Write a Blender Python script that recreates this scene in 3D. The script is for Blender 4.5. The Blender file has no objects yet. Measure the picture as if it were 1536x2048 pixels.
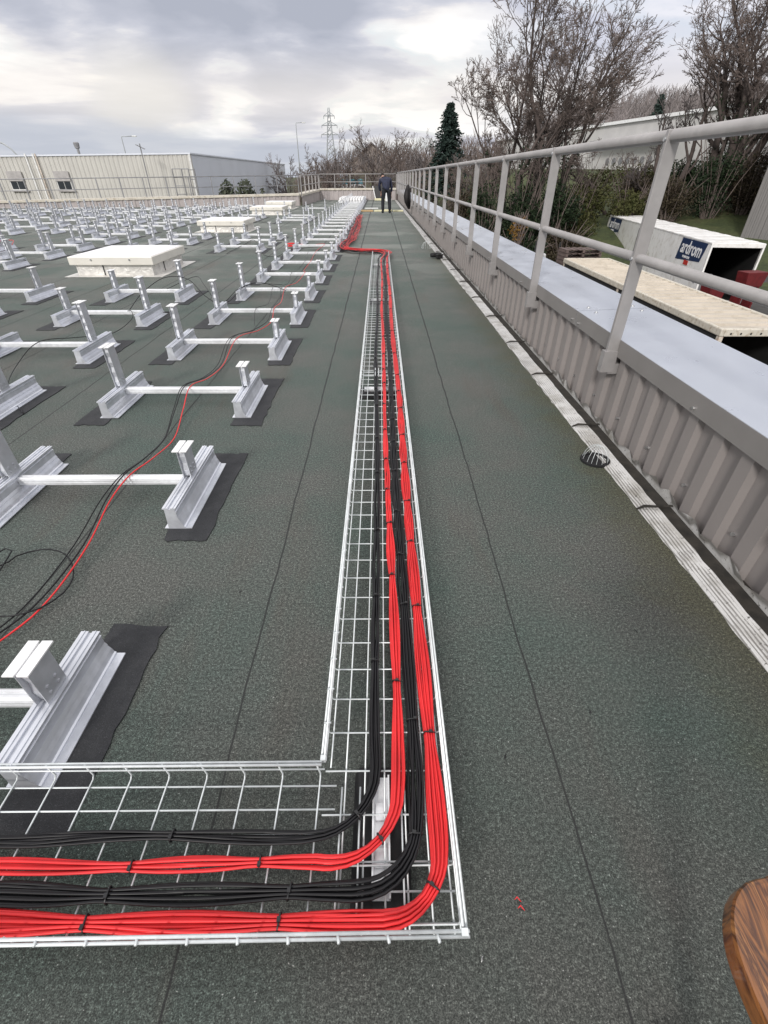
import bpy, math, random
from mathutils import Vector, Matrix
R = math.radians
scene = bpy.context.scene
col = scene.collection
random.seed(7)

# ------------------------------------------------------------------ mesh helper
class MB:
    def __init__(s): s.v = []; s.f = []
    def add(s, vs, fs):
        o = len(s.v); s.v += [tuple(p) for p in vs]; s.f += [tuple(i + o for i in q) for q in fs]
    def box(s, x0, x1, y0, y1, z0, z1, M=None):
        vs = [(x, y, z) for z in (z0, z1) for (x, y) in ((x0, y0), (x1, y0), (x1, y1), (x0, y1))]
        if M: vs = [M @ Vector(p) for p in vs]
        s.add(vs, [(3, 2, 1, 0), (4, 5, 6, 7), (0, 1, 5, 4), (1, 2, 6, 5), (2, 3, 7, 6), (3, 0, 4, 7)])
    def prism(s, prof, a0, a1, axis='y', caps=True):
        # closed profile in the plane across the axis; y: (x,z)  x: (y,z)  z: (x,y)
        n = len(prof)
        def P(a, p):
            return (p[0], a, p[1]) if axis == 'y' else (a, p[0], p[1]) if axis == 'x' else (p[0], p[1], a)
        vs = [P(a0, p) for p in prof] + [P(a1, p) for p in prof]
        fs = [(i, (i + 1) % n, n + (i + 1) % n, n + i) for i in range(n)]
        if caps: fs += [tuple(range(n - 1, -1, -1)), tuple(range(n, 2 * n))]
        s.add(vs, fs)
    def sheet(s, prof, a0, a1, axis='z'):
        n = len(prof)
        def P(a, p):
            return (p[0], a, p[1]) if axis == 'y' else (a, p[0], p[1]) if axis == 'x' else (p[0], p[1], a)
        s.add([P(a0, p) for p in prof] + [P(a1, p) for p in prof], [(i, i + 1, n + i + 1, n + i) for i in range(n - 1)])
    def tube(s, pts, r, n=6, caps=True, closed=False, flat=1.0):
        pts = [Vector(p) for p in pts]; m = len(pts)
        rad = r if isinstance(r, (list, tuple)) else [r] * m
        base = len(s.v); up = None
        for i, p in enumerate(pts):
            if closed: t = pts[(i + 1) % m] - pts[i - 1]
            else: t = pts[min(i + 1, m - 1)] - pts[max(i - 1, 0)]
            if t.length < 1e-9: t = Vector((0, 0, 1))
            t.normalize()
            if up is None:
                up = Vector((0, 0, 1)) if abs(t.z) < .9 else Vector((1, 0, 0))
            a = t.cross(up)
            if a.length < 1e-6: a = t.orthogonal()
            a.normalize(); b = a.cross(t).normalized(); up = b
            for k in range(n):
                an = 2 * math.pi * k / n
                s.v.append(tuple(p + (a * math.cos(an) + b * math.sin(an) * flat) * rad[i]))
        for i in range(m if closed else m - 1):
            j = (i + 1) % m
            for k in range(n):
                q = (k + 1) % n
                s.f.append((base + i * n + k, base + i * n + q, base + j * n + q, base + j * n + k))
        if caps and not closed:
            s.f.append(tuple(base + k for k in range(n - 1, -1, -1)))
            s.f.append(tuple(base + (m - 1) * n + k for k in range(n)))
    def lathe(s, prof, c=(0, 0, 0), n=16):
        base = len(s.v)
        for (r, z) in prof:
            for k in range(n):
                a = 2 * math.pi * k / n
                s.v.append((c[0] + r * math.cos(a), c[1] + r * math.sin(a), c[2] + z))
        for i in range(len(prof) - 1):
            for k in range(n):
                q = (k + 1) % n
                s.f.append((base + i * n + k, base + i * n + q, base + (i + 1) * n + q, base + (i + 1) * n + k))
        s.f.append(tuple(base + (len(prof) - 1) * n + k for k in range(n)))
        s.f.append(tuple(base + k for k in range(n - 1, -1, -1)))
    def mesh(s, name, mat, smooth=False, bevel=0):
        me = bpy.data.meshes.new(name); me.from_pydata(s.v, [], s.f); me.update()
        for m_ in (mat if isinstance(mat, list) else [mat]): me.materials.append(m_)
        if smooth: me.polygons.foreach_set('use_smooth', [True] * len(me.polygons))
        return me
    def build(s, name, mat, parent=None, smooth=False, bevel=0, loc=None):
        o = bpy.data.objects.new(name, s.mesh(name, mat, smooth)); col.objects.link(o)
        if parent is not None: o.parent = parent
        if loc: o.location = loc
        if bevel:
            b = o.modifiers.new('bevel', 'BEVEL'); b.width = bevel; b.segments = 2; b.limit_method = 'ANGLE'
        return o

def tag(o, label=None, cat=None, group=None, kind=None):
    if label: o['label'] = label
    if cat: o['category'] = cat
    if group: o['group'] = group
    if kind: o['kind'] = kind
    return o
def thing(name, label, cat, loc=(0, 0, 0), rotz=0, group=None):
    o = bpy.data.objects.new(name, None); col.objects.link(o); o.empty_display_size = .1
    o.location = loc; o.rotation_euler = (0, 0, rotz)
    return tag(o, label, cat, group)
KIDS = {}
def copy_tree(o, parent=None):
    c = o.copy(); col.objects.link(c)
    if parent is not None: c.parent = parent
    for ch in list(o.children): copy_tree(ch, c)
    return c

# ------------------------------------------------------------------ materials
def newmat(name):
    m = bpy.data.materials.new(name); m.use_nodes = True
    nt = m.node_tree; return m, nt, nt.nodes['Principled BSDF']
def N(nt, t, **kw):
    n = nt.nodes.new(t)
    for k, v in kw.items(): setattr(n, k, v)
    return n
def noise(nt, scale, detail=3, vec=None, rough=.5, dist=0):
    n = N(nt, 'ShaderNodeTexNoise'); n.inputs['Scale'].default_value = scale; n.inputs['Detail'].default_value = detail
    n.inputs['Roughness'].default_value = rough; n.inputs['Distortion'].default_value = dist
    if vec is not None: nt.links.new(vec, n.inputs['Vector'])
    return n
def ramp(nt, fac, stops):
    r = N(nt, 'ShaderNodeValToRGB'); e = r.color_ramp.elements
    while len(e) < len(stops): e.new(.5)
    for i, (p, c) in enumerate(stops):
        e[i].position = p; e[i].color = (*c, 1) if len(c) == 3 else c
    nt.links.new(fac, r.inputs['Fac']); return r
def mix(nt, fac, a, b, mode='MIX'):
    m = N(nt, 'ShaderNodeMix', data_type='RGBA', blend_type=mode)
    for inp, val in ((m.inputs[0], fac), (m.inputs[6], a), (m.inputs[7], b)):
        if isinstance(val, (int, float)): inp.default_value = val
        elif isinstance(val, tuple): inp.default_value = (*val, 1) if len(val) == 3 else val
        else: nt.links.new(val, inp)
    return m.outputs[2]
def math_(nt, op, a, b=None, c=None, clamp=False):
    m = N(nt, 'ShaderNodeMath', operation=op, use_clamp=clamp)
    for i, val in enumerate((a, b, c)):
        if val is None: continue
        if isinstance(val, (int, float)): m.inputs[i].default_value = val
        else: nt.links.new(val, m.inputs[i])
    return m.outputs[0]
def coords(nt, kind='Object'):
    return N(nt, 'ShaderNodeTexCoord').outputs[kind]
def worldpos(nt): return N(nt, 'ShaderNodeNewGeometry').outputs['Position']
def bump(nt, b, h, strength=.3, dist=.01):
    n = N(nt, 'ShaderNodeBump'); n.inputs['Strength'].default_value = strength; n.inputs['Distance'].default_value = dist
    nt.links.new(h, n.inputs['Height']); nt.links.new(n.outputs[0], b.inputs['Normal']); return n
def simple(name, c, rough=.5, metal=0., var=.15, scale=6, bmp=0, bscale=60, spec=.5, dirt=None):
    m, nt, b = newmat(name); w = worldpos(nt)
    n = noise(nt, scale, 4, w)
    lo = tuple(max(0, x * (1 - var)) for x in c); hi = tuple(min(1, x * (1 + var)) for x in c)
    r = ramp(nt, n.outputs[0], [(.3, lo), (.7, hi)]); out = r.outputs[0]
    if dirt:
        n2 = noise(nt, scale * 3.1, 6, w, .65)
        f = ramp(nt, n2.outputs[0], [(.5, (0, 0, 0)), (.72, (1, 1, 1))])
        out = mix(nt, f.outputs[0], out, dirt)
    nt.links.new(out, b.inputs['Base Color'])
    b.inputs['Roughness'].default_value = rough; b.inputs['Metallic'].default_value = metal
    b.inputs['Specular IOR Level'].default_value = spec
    if bmp:
        bump(nt, b, noise(nt, bscale, 3, w).outputs[0], bmp, .005)
    return m

M = {}
# metals
def metal(name, c, rough, var=.12, scale=30, metalness=.85, streak=True):
    m, nt, b = newmat(name); w = worldpos(nt)
    n = noise(nt, scale, 5, w, .6); n2 = noise(nt, scale * .15, 3, w)
    r = ramp(nt, n.outputs[0], [(.3, tuple(x * (1 - var) for x in c)), (.7, tuple(min(1, x * (1 + var)) for x in c))])
    c2 = mix(nt, ramp(nt, n2.outputs[0], [(.35, (0, 0, 0)), (.75, (1, 1, 1))]).outputs[0], r.outputs[0], tuple(x * .78 for x in c))
    nt.links.new(c2, b.inputs['Base Color'])
    rr = ramp(nt, n.outputs[0], [(.3, (rough * .75,) * 3), (.75, (min(1, rough * 1.3),) * 3)])
    nt.links.new(rr.outputs[0], b.inputs['Roughness']); b.inputs['Metallic'].default_value = metalness
    return m
M['alu'] = metal('aluminium_extrusion', (.86, .87, .885), .42, .09, 40, .42)
M['alu_post'] = metal('aluminium_post', (.62, .635, .67), .42, .12, 30, .45)
M['alu_rail'] = metal('aluminium_rail', (.76, .78, .83), .40, .10, 30, .60)
M['alu_cap'] = metal('aluminium_plate', (.93, .93, .93), .45, .05, 50, .15)
M['zinc'] = metal('zinc_wire', (.74, .775, .78), .40, .12, 60, .3)
M['rail'] = metal('grey_rail_paint', (.385, .368, .362), .40, .07, 20, .25)
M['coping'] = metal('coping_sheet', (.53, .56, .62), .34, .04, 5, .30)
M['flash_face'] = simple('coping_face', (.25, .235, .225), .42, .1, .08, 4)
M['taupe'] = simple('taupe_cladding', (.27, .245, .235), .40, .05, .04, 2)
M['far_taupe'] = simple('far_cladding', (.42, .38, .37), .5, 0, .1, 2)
M['steel_far'] = simple('weathered_steel', (.27, .27, .28), .5, .3, .2, 3)
M['galv_far'] = simple('pale_galvanised_steel', (.42, .44, .46), .6, .0, .1, 2)
M['screw'] = metal('screw', (.6, .6, .6), .3)
# flashing strip: pale grooved bitumen/aluminium with dirt; ridge shade is painted as dark grooves
def m_flash():
    m, nt, b = newmat('aluminium_flashing_tape'); w = worldpos(nt)
    n = noise(nt, 5, 6, w, .7); n2 = noise(nt, 60, 4, w, .75); sp = N(nt, 'ShaderNodeSeparateXYZ'); nt.links.new(coords(nt), sp.inputs[0])
    fx = math_(nt, 'FRACT', math_(nt, 'DIVIDE', math_(nt, 'ADD', math_(nt, 'ADD', sp.outputs[0], .3), math_(nt, 'MULTIPLY', n.outputs[0], .003)), .0155))
    gro = ramp(nt, fx, [(.0, (1, 1, 1)), (.16, (1, 1, 1)), (.26, (0, 0, 0)), (.85, (0, 0, 0)), (1, (1, 1, 1))])
    c = mix(nt, ramp(nt, n.outputs[0], [(.46, (0, 0, 0)), (.70, (1, 1, 1))]).outputs[0], (.62, .61, .595), (.33, .31, .275))
    c = mix(nt, math_(nt, 'MULTIPLY', gro.outputs[0], .72), c, (.10, .09, .075))
    c = mix(nt, ramp(nt, n2.outputs[0], [(.60, (0, 0, 0)), (.68, (1, 1, 1))]).outputs[0], c, (.05, .045, .035))
    nt.links.new(c, b.inputs['Base Color']); b.inputs['Roughness'].default_value = .42; b.inputs['Metallic'].default_value = .15
    bump(nt, b, n2.outputs[0], .5, .004); return m
M['flash'] = m_flash()
M['gutter_dirt'] = simple('dirty_gutter_bitumen', (.028, .024, .019), .8, 0, .5, 14, .6, 80)
# cables
def m_cable(name, c, rough):
    m, nt, b = newmat(name); w = worldpos(nt)
    n = noise(nt, 7, 4, w); r = ramp(nt, n.outputs[0], [(.3, tuple(x * .82 for x in c)), (.7, tuple(min(1, x * 1.12) for x in c))])
    nt.links.new(r.outputs[0], b.inputs['Base Color']); b.inputs['Roughness'].default_value = rough
    b.inputs['Specular IOR Level'].default_value = .28; return m
M['red'] = m_cable('red_cable_jacket', (.74, .034, .038), .36)
M['black'] = m_cable('black_cable_jacket', (.0105, .010, .0115), .38)
M['tie'] = simple('black_nylon', (.012, .012, .013), .4)
M['rubber'] = simple('black_rubber', (.009, .009, .010), .75, 0, .3, 20, .3)
M['white_pvc'] = simple('white_skylight_sheet', (.90, .885, .90), .4, 0, .03, 2, dirt=(.72, .71, .70))
M['lid_edge'] = simple('skylight_rim', (.76, .73, .66), .42, .1, .08, 3)
M['curb'] = metal('crinkled_aluminium_membrane', (.78, .76, .72), .42, .2, 12, .35)
nt = M['curb'].node_tree; bump(nt, nt.nodes['Principled BSDF'], noise(nt, 9, 5, worldpos(nt), .6, 1.2).outputs[0], .8, .03)
M['dark_gap'] = simple('dark_gap', (.03, .03, .03), .8)
M['win'] = simple('dark_glass', (.03, .035, .04), .12, 0, .2, 2)
M['winframe'] = simple('white_window_frame', (.7, .7, .68), .4)
M['shutter'] = simple('grey_shutter', (.42, .40, .39), .5)
M['white_box'] = simple('white_truck_body', (.86, .85, .83), .4, 0, .06, .8, dirt=(.60, .57, .52))
M['navy'] = simple('navy_print', (.012, .03, .09), .4)
M['print_white'] = simple('white_print', (.85, .85, .85), .5)
M['print_red'] = simple('red_print', (.5, .03, .02), .5)
M['dark_in'] = simple('dark_interior', (.012, .012, .012), .9)
M['red_paint'] = simple('red_paint', (.12, .008, .010), .6, 0, .25, 5)
M['rust'] = simple('rusty_white_steel', (.55, .50, .43), .6, 0, .2, 4, dirt=(.28, .12, .05))
M['car_black'] = simple('black_car_paint', (.02, .022, .028), .2)
M['cream'] = simple('cream_tarp', (.53, .475, .40), .6, 0, .10, .8, dirt=(.42, .37, .30))
M['cream_edge'] = simple('cream_edge', (.60, .56, .48), .55, 0, .1, 3, dirt=(.35, .28, .20))
M['pallet'] = simple('weathered_pallet_wood', (.13, .095, .085), .8, 0, .3, 5)
M['plank'] = simple('pale_yellow_board', (.72, .68, .45), .7, 0, .1, 5)
M['cardboard'] = simple('cardboard', (.48, .33, .17), .8)
M['skin'] = simple('skin', (.42, .25, .19), .55)
M['jacket'] = simple('navy_work_jacket', (.020, .024, .050), .8, 0, .3, 12)
M['trousers'] = simple('black_trousers', (.012, .013, .018), .85, 0, .3, 12)
M['hair'] = simple('dark_hair', (.012, .010, .010), .7)
M['turquoise'] = simple('turquoise_tarp', (.10, .34, .42), .6)
M['tile'] = simple('brown_roof_tiles', (.12, .10, .10), .8, 0, .3, 3)
M['render_wall'] = simple('house_wall', (.38, .33, .30), .8)
M['dark_clad'] = None
def m_clad(name, c, period, axis=0, depth=.35, rough=.5):
    # vertically ribbed cladding: stripes across object axis
    m, nt, b = newmat(name); w = worldpos(nt)
    sep = N(nt, 'ShaderNodeSeparateXYZ'); nt.links.new(w, sep.inputs[0])
    f = math_(nt, 'FRACT', math_(nt, 'DIVIDE', sep.outputs[axis], period))
    n = noise(nt, .8, 5, w, .6)
    base = ramp(nt, n.outputs[0], [(.3, tuple(x * .88 for x in c)), (.7, c)])
    nt.links.new(base.outputs[0], b.inputs['Base Color']); b.inputs['Roughness'].default_value = rough
    h = ramp(nt, f, [(0, (0, 0, 0)), (.12, (1, 1, 1)), (.45, (1, 1, 1)), (.57, (0, 0, 0))])
    bump(nt, b, h.outputs[0], 1, depth * .1)
    return m
M['clad_beige'] = m_clad('beige_ribbed_cladding', (.63, .615, .57), .3)
M['clad_grey'] = simple('bluegrey_flat_cladding', (.72, .75, .82), .5, 0, .05, .5)
M['clad_dark'] = m_clad('dark_grey_ribbed_cladding', (.20, .19, .185), .25, 0, .3)
M['clad_white'] = m_clad('white_warehouse_cladding', (.60, .585, .57), 1.1, 0, .4)
M['bark'] = simple('bark', (.075, .058, .052), .9, 0, .3, 3, .5, 20)
M['bark_grey'] = simple('grey_bark', (.085, .072, .07), .9, 0, .3, 3)
M['twig'] = simple('reddish_twigs', (.155, .122, .108), .9, 0, .3, .6)
M['twig_grey'] = simple('grey_brown_twigs', (.20, .175, .17), .9, 0, .3, .6)
def m_leaf(name, a, b_):
    m, nt, b = newmat(name); w = worldpos(nt)
    n = noise(nt, 1.3, 4, w, .7); n2 = noise(nt, 9, 2, w)
    c = mix(nt, ramp(nt, n.outputs[0], [(.38, (0, 0, 0)), (.62, (1, 1, 1))]).outputs[0], a, b_)
    c = mix(nt, n2.outputs[0], c, tuple(x * .45 for x in a), 'MIX')
    nt.links.new(c, b.inputs['Base Color']); b.inputs['Roughness'].default_value = .7; b.inputs['Specular IOR Level'].default_value = .2
    return m
M['ivy'] = m_leaf('dark_ivy_leaves', (.022, .038, .020), (.045, .070, .028))
M['conifer'] = m_leaf('conifer_needles', (.035, .058, .050), (.055, .085, .068))
M['bush'] = m_leaf('grey_green_leaves', (.11, .13, .09), (.17, .18, .135))
M['brush'] = m_leaf('brown_brush', (.060, .045, .032), (.10, .085, .045))
M['olive'] = m_leaf('olive_leaves', (.075, .085, .028), (.12, .115, .045))
M['autumn'] = m_leaf('autumn_leaves', (.28, .15, .03), (.20, .13, .05))

def m_roof():
    m, nt, b = newmat('green_mineral_roofing_felt'); w = worldpos(nt)
    sep = N(nt, 'ShaderNodeSeparateXYZ'); nt.links.new(w, sep.inputs[0])
    X, Y = sep.outputs[0], sep.outputs[1]
    gr = noise(nt, 300, 2, w, .85); gr2 = noise(nt, 105, 6, w, .80); spk = noise(nt, 210, 1, w, .5)
    big = noise(nt, 1.1, 5, w, .6); big2 = noise(nt, .32, 4, w, .55); mid = noise(nt, 4.5, 5, w, .65)
    green = (.070, .096, .083); grey = (.094, .098, .088); brown = (.088, .076, .064)
    c = mix(nt, ramp(nt, big.outputs[0], [(.38, (0, 0, 0)), (.62, (1, 1, 1))]).outputs[0], grey, green)
    mp = N(nt, 'ShaderNodeMapping'); mp.inputs['Scale'].default_value = (1.6, .28, 1); nt.links.new(w, mp.inputs[0])
    st = noise(nt, 1.7, 5, mp.outputs[0], .6)
    c = mix(nt, ramp(nt, st.outputs[0], [(.56, (0, 0, 0)), (.74, (.75, .75, .75))]).outputs[0], c, brown)
    # mossy brownish band beside the gutter strip
    mb = math_(nt, 'MULTIPLY', ramp(nt, math_(nt, 'ADD', X, math_(nt, 'MULTIPLY', mid.outputs[0], .35)), [(.0, (0, 0, 0)), (1, (0, 0, 0))]).outputs[0], 1.0)
    xx = math_(nt, 'ADD', X, math_(nt, 'MULTIPLY', mid.outputs[0], .5))
    mb = math_(nt, 'MULTIPLY', N_clamp(nt, xx, 1.15, 1.55), .75)
    c = mix(nt, mb, c, (.082, .078, .045))
    # granules
    g = ramp(nt, gr.outputs[0], [(.34, (.10, .10, .10)), (.5, (.85, .85, .85)), (.66, (2.1, 2.1, 2.1))])
    c = mix(nt, 1.0, c, g.outputs[0], 'MULTIPLY')
    g2 = ramp(nt, gr2.outputs[0], [(.36, (.34, .34, .34)), (.5, (.92, .92, .92)), (.62, (1.95, 1.95, 1.95))])
    c = mix(nt, 1.0, c, g2.outputs[0], 'MULTIPLY')
    c = mix(nt, ramp(nt, spk.outputs[0], [(.74, (0, 0, 0)), (.78, (1, 1, 1))]).outputs[0], c, (.62, .62, .60))  # sparse pale specks paint the wet sparkle into the colour
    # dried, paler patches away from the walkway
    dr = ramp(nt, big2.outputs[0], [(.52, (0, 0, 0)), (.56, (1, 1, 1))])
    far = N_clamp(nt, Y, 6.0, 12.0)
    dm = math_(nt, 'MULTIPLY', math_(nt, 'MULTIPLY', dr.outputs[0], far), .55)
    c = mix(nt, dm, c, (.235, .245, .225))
    # grazing sky sheen painted in as paler felt farther along the roof
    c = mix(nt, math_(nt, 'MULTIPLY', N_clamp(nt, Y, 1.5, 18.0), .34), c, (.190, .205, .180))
    near_shade = math_(nt, 'SUBTRACT', 1.0, N_clamp(nt, math_(nt, 'ADD', Y, math_(nt, 'MULTIPLY', mid.outputs[0], .5)), .35, 1.9))
    c = mix(nt, math_(nt, 'MULTIPLY', near_shade, .35), c, (.030, .033, .029))  # vignetting and photographer's shade at the near end, painted darker into the colour
    # lap joints between the rolls
    wob = noise(nt, 3, 3, w)
    wobv = math_(nt, 'ADD', math_(nt, 'MULTIPLY', math_(nt, 'SUBTRACT', wob.outputs[0], .5), .028), math_(nt, 'MULTIPLY', math_(nt, 'SUBTRACT', gr2.outputs[0], .5), .006))
    xs = math_(nt, 'ADD', math_(nt, 'SUBTRACT', X, .475), wobv)
    fr = math_(nt, 'ABSOLUTE', math_(nt, 'SUBTRACT', math_(nt, 'FRACT', math_(nt, 'ADD', math_(nt, 'DIVIDE', xs, .9), .5)), .5))
    lw = math_(nt, 'MULTIPLY', math_(nt, 'ADD', .0026, math_(nt, 'MULTIPLY', Y, .0007)), math_(nt, 'MULTIPLY', gr2.outputs[0], 2.0))
    edge = math_(nt, 'LESS_THAN', fr, lw)
    roll = math_(nt, 'FLOOR', math_(nt, 'DIVIDE', xs, .9))
    off = math_(nt, 'SUBTRACT', math_(nt, 'MULTIPLY', math_(nt, 'FRACT', math_(nt, 'MULTIPLY', roll, .37)), -1.6), 4.2)
    ys = math_(nt, 'ADD', math_(nt, 'ADD', Y, off), wobv)
    fy = math_(nt, 'ABSOLUTE', math_(nt, 'SUBTRACT', math_(nt, 'FRACT', math_(nt, 'DIVIDE', ys, 12.0)), .5))
    edgey = math_(nt, 'LESS_THAN', fy, .0012)
    j = math_(nt, 'MAXIMUM', edge, math_(nt, 'MULTIPLY', edgey, .7))
    c = mix(nt, math_(nt, 'MULTIPLY', j, .85), c, (.018, .018, .018))
    nt.links.new(c, b.inputs['Base Color'])
    r = ramp(nt, big.outputs[0], [(.3, (.62, .62, .62)), (.7, (.85, .85, .85))])
    nt.links.new(r.outputs[0], b.inputs['Roughness']); b.inputs['Specular IOR Level'].default_value = .4
    h = math_(nt, 'SUBTRACT', math_(nt, 'ADD', gr.outputs[0], math_(nt, 'MULTIPLY', mid.outputs[0], .6)), math_(nt, 'MULTIPLY', j, 1.5))
    bump(nt, b, h, .55, .004)
    return m
def N_clamp(nt, v, a, b_):
    n = N(nt, 'ShaderNodeMapRange', interpolation_type='SMOOTHSTEP'); n.inputs[1].default_value = a; n.inputs[2].default_value = b_
    nt.links.new(v, n.inputs[0]); return n.outputs[0]
M['roof'] = m_roof()
def m_pad():
    m, nt, b = newmat('black_bitumen_patch'); w = worldpos(nt)
    gr = noise(nt, 330, 2, w, .8); mid = noise(nt, 14, 5, w, .7)
    c = ramp(nt, mid.outputs[0], [(.3, (.014, .015, .018)), (.7, (.034, .035, .038))]).outputs[0]
    g = ramp(nt, gr.outputs[0], [(.35, (.6, .6, .6)), (.6, (1.1, 1.1, 1.1)), (.74, (3.2, 3.2, 3.2))])
    c = mix(nt, 1, c, g.outputs[0], 'MULTIPLY'); nt.links.new(c, b.inputs['Base Color']); b.inputs['Roughness'].default_value = .7
    bump(nt, b, gr.outputs[0], .6, .004); return m
M['pad'] = m_pad()
def m_ground():
    m, nt, b = newmat('winter_grass_ground'); w = worldpos(nt)
    n = noise(nt, .35, 6, w, .6); n2 = noise(nt, 4, 5, w, .7)
    c = ramp(nt, n.outputs[0], [(.35, (.040, .056, .018)), (.52, (.066, .082, .026)), (.7, (.095, .085, .042))]).outputs[0]
    c = mix(nt, 1, c, ramp(nt, n2.outputs[0], [(.3, (.5, .5, .5)), (.7, (1.3, 1.3, 1.3))]).outputs[0], 'MULTIPLY')
    nt.links.new(c, b.inputs['Base Color']); b.inputs['Roughness'].default_value = .9; return m
M['ground'] = m_ground()
M['asphalt'] = simple('yard_asphalt', (.055, .053, .050), .85, 0, .25, 2, .3, 60)
M['verge'] = simple('pale_path', (.30, .28, .23), .9, 0, .2, 1)
def m_wood():
    m, nt, b = newmat('varnished_walnut'); o = coords(nt)
    mp = N(nt, 'ShaderNodeMapping'); mp.inputs['Rotation'].default_value = (0, 0, R(-27)); mp.inputs['Scale'].default_value = (34, 5, 10)
    nt.links.new(o, mp.inputs[0])
    n = noise(nt, 1.0, 6, mp.outputs[0], .62, 1.3)
    c = ramp(nt, n.outputs[0], [(.30, (.012, .004, .002)), (.42, (.055, .018, .006)), (.50, (.26, .10, .028)), (.56, (.07, .022, .007)), (.66, (.46, .20, .06)), (.75, (.03, .01, .004))])
    nt.links.new(c.outputs[0], b.inputs['Base Color']); b.inputs['Roughness'].default_value = .28
    b.inputs['Coat Weight'].default_value = .4; return m
M['wood'] = m_wood()

# ------------------------------------------------------------------ setting: roof and terrain
mb = MB()
# L-shaped deck with thickness; X,Y outline
deck = [(-32, -7), (1.42, -7), (1.42, 36.6), (-4.2, 36.6), (-4.2, 29.6), (-32, 25.6)]
mb.prism(deck, -.35, 0, 'z')
tag(mb.build('roof', M['roof']), 'flat roof covered in grey green mineral felt rolls', 'roof', kind='structure')
mb = MB(); mb.prism([(-31.9, -6.9), (1.80, -6.9), (1.80, 36.9), (-4.1, 36.9), (-4.1, 29.9), (-31.9, 25.9)], -5.9, -.36, 'z')
tag(mb.build('building_wall', M['far_taupe']), 'taupe outer wall carrying the flat roof', 'wall', kind='structure')

def lerp_table(x, t):
    for (a, va), (b_, vb) in zip(t, t[1:]):
        if x <= b_:
            k = max(0, (x - a) / (b_ - a)); k = k * k * (3 - 2 * k); return va + (vb - va) * k
    return t[-1][1]
HT = [(0, -5.6), (18, -5.6), (38, -4.4), (50, -2.3), (58, -1.2), (72, 1.6), (100, 2.4), (140, 7), (190, 13), (260, 19), (400, 22), (2000, 24)]
def hz(x, y):
    s = .6 * x + .8 * y
    k = min(1, max(0, (x + 26) / 24)); k = k * k * (3 - 2 * k)
    h = lerp_table(s, HT)
    k2 = 1.0
    k2 = .1 + .9 * min(1, max(0, (x / max(y, 1) - .14) / .28))   # lower hill behind the roof end
    if h > 2: h = 2 + (h - 2) * k2
    return -5.6 + (h + 5.6) * k + .15 * math.sin(x * .31) * math.cos(y * .27) * min(1, max(0, (s - 20) / 20))
mb = MB()
xs = [-1500, -800, -400, -200, -100, -60] + [-40 + 2.5 * i for i in range(61)] + [125, 150, 180, 220, 280, 360, 500, 800, 1500]
ys = [-300, -100, -30, 0] + [5 + 2.5 * i for i in range(61)] + [170, 190, 220, 260, 320, 400, 600, 1000, 2500]
for y in ys:
    for x in xs: mb.v.append((x, y, hz(x, y)))
nx = len(xs)
for j in range(len(ys) - 1):
    for i in range(nx - 1): mb.f.append((j * nx + i, j * nx + i + 1, (j + 1) * nx + i + 1, (j + 1) * nx + i))
tag(mb.build('ground', M['ground'], smooth=True), 'grassy ground rising to a wooded hillside', 'ground', kind='structure')
# yard asphalt following the ground
mb = MB()
ax = [1.9 + 1.45 * i for i in range(19)]; ay = [-20 + 2 * i for i in range(31)]
for y in ay:
    for x in ax: mb.v.append((x, y, hz(x, y) + .02 if y < 34 - .35 * (x - 2) + 10 else hz(x, y) - .3))
for j in range(len(ay) - 1):
    for i in range(len(ax) - 1): mb.f.append((j * 19 + i, j * 19 + i + 1, (j + 1) * 19 + i + 1, (j + 1) * 19 + i))
tag(mb.build('yard', M['asphalt'], smooth=True), 'asphalt yard beside the building', 'yard', kind='structure')

# ------------------------------------------------------------------ right parapet
def corr(length, period=.185, d=.029, y0=0):
    p = []; y = y0
    while y < y0 + length:
        p += [(0, y), (0, y + .088), (-d, y + .100), (-d, y + .166), (0, y + .178)]; y += period
    p.append((0, y)); return p
PR = thing('parapet', 'taupe corrugated parapet with pale metal coping along the right roof edge', 'parapet', (1.445, 0, 0), R(.40))
mb = MB(); mb.sheet([(x, y) for x, y in corr(42.9, y0=-6)], -.02, .50)
o = mb.build('corrugated_sheet', M['taupe'], PR)
mb = MB(); mb.box(.002, .36, -6, 36.9, -.2, .498); mb.build('parapet_core', M['far_taupe'], PR)
cy = -5.6
while cy < 36.5:
    L = min(3.0, 36.85 - cy)
    mb = MB()
    prof = [(-.048, .448), (-.044, .448), (-.044, .534), (.44, .552), (.44, .44), (.445, .44), (.445, .558), (-.048, .540)]
    mb.prism(prof, cy + .004, cy + L - .004, 'y')
    c_ = mb.build('coping', M['coping'], PR)
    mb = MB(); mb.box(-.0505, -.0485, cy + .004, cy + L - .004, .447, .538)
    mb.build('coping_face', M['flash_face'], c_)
    mb = MB()
    # joint cover + screws
    for yy in (cy + .07, cy + L - .07):
        for xx in (.05, .36):
            zz = .537 + .0177 * (xx + .048) / .484 + .003
            mb = MB(); mb.lathe([(.013, 0), (.013, .003), (.006, .004), (.006, .009)], (0, 0, 0), 8)
            mb.build('screw', M['screw'], c_, loc=(xx, yy, zz + .001))
    for yy in (cy + .06, cy + L - .06, cy + L / 2):
        mb = MB(); mb.tube([(-.051, 0, .472), (-.060, 0, .472)], .007, 6); mb.build('screw', M['screw'], c_, loc=(0, yy, 0))
    cy += L
# face screws on corrugation
yy = -5.95
while yy < 14:
    if yy > -.5:
        mb = MB(); mb.tube([(0, 0, .12), (-.010, 0, .12)], .009, 6); mb.build('fixing_screw', M['screw'], PR, loc=(0, yy, 0))
    yy += .37
# flashing strip at the foot and dirty channel
FL = thing('flashing_strip', 'dirty silver grooved flashing strip along the foot of the right parapet', 'flashing', (1.445, 0, 0), R(.40))
mb = MB()
rng = random.Random(3)
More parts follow.
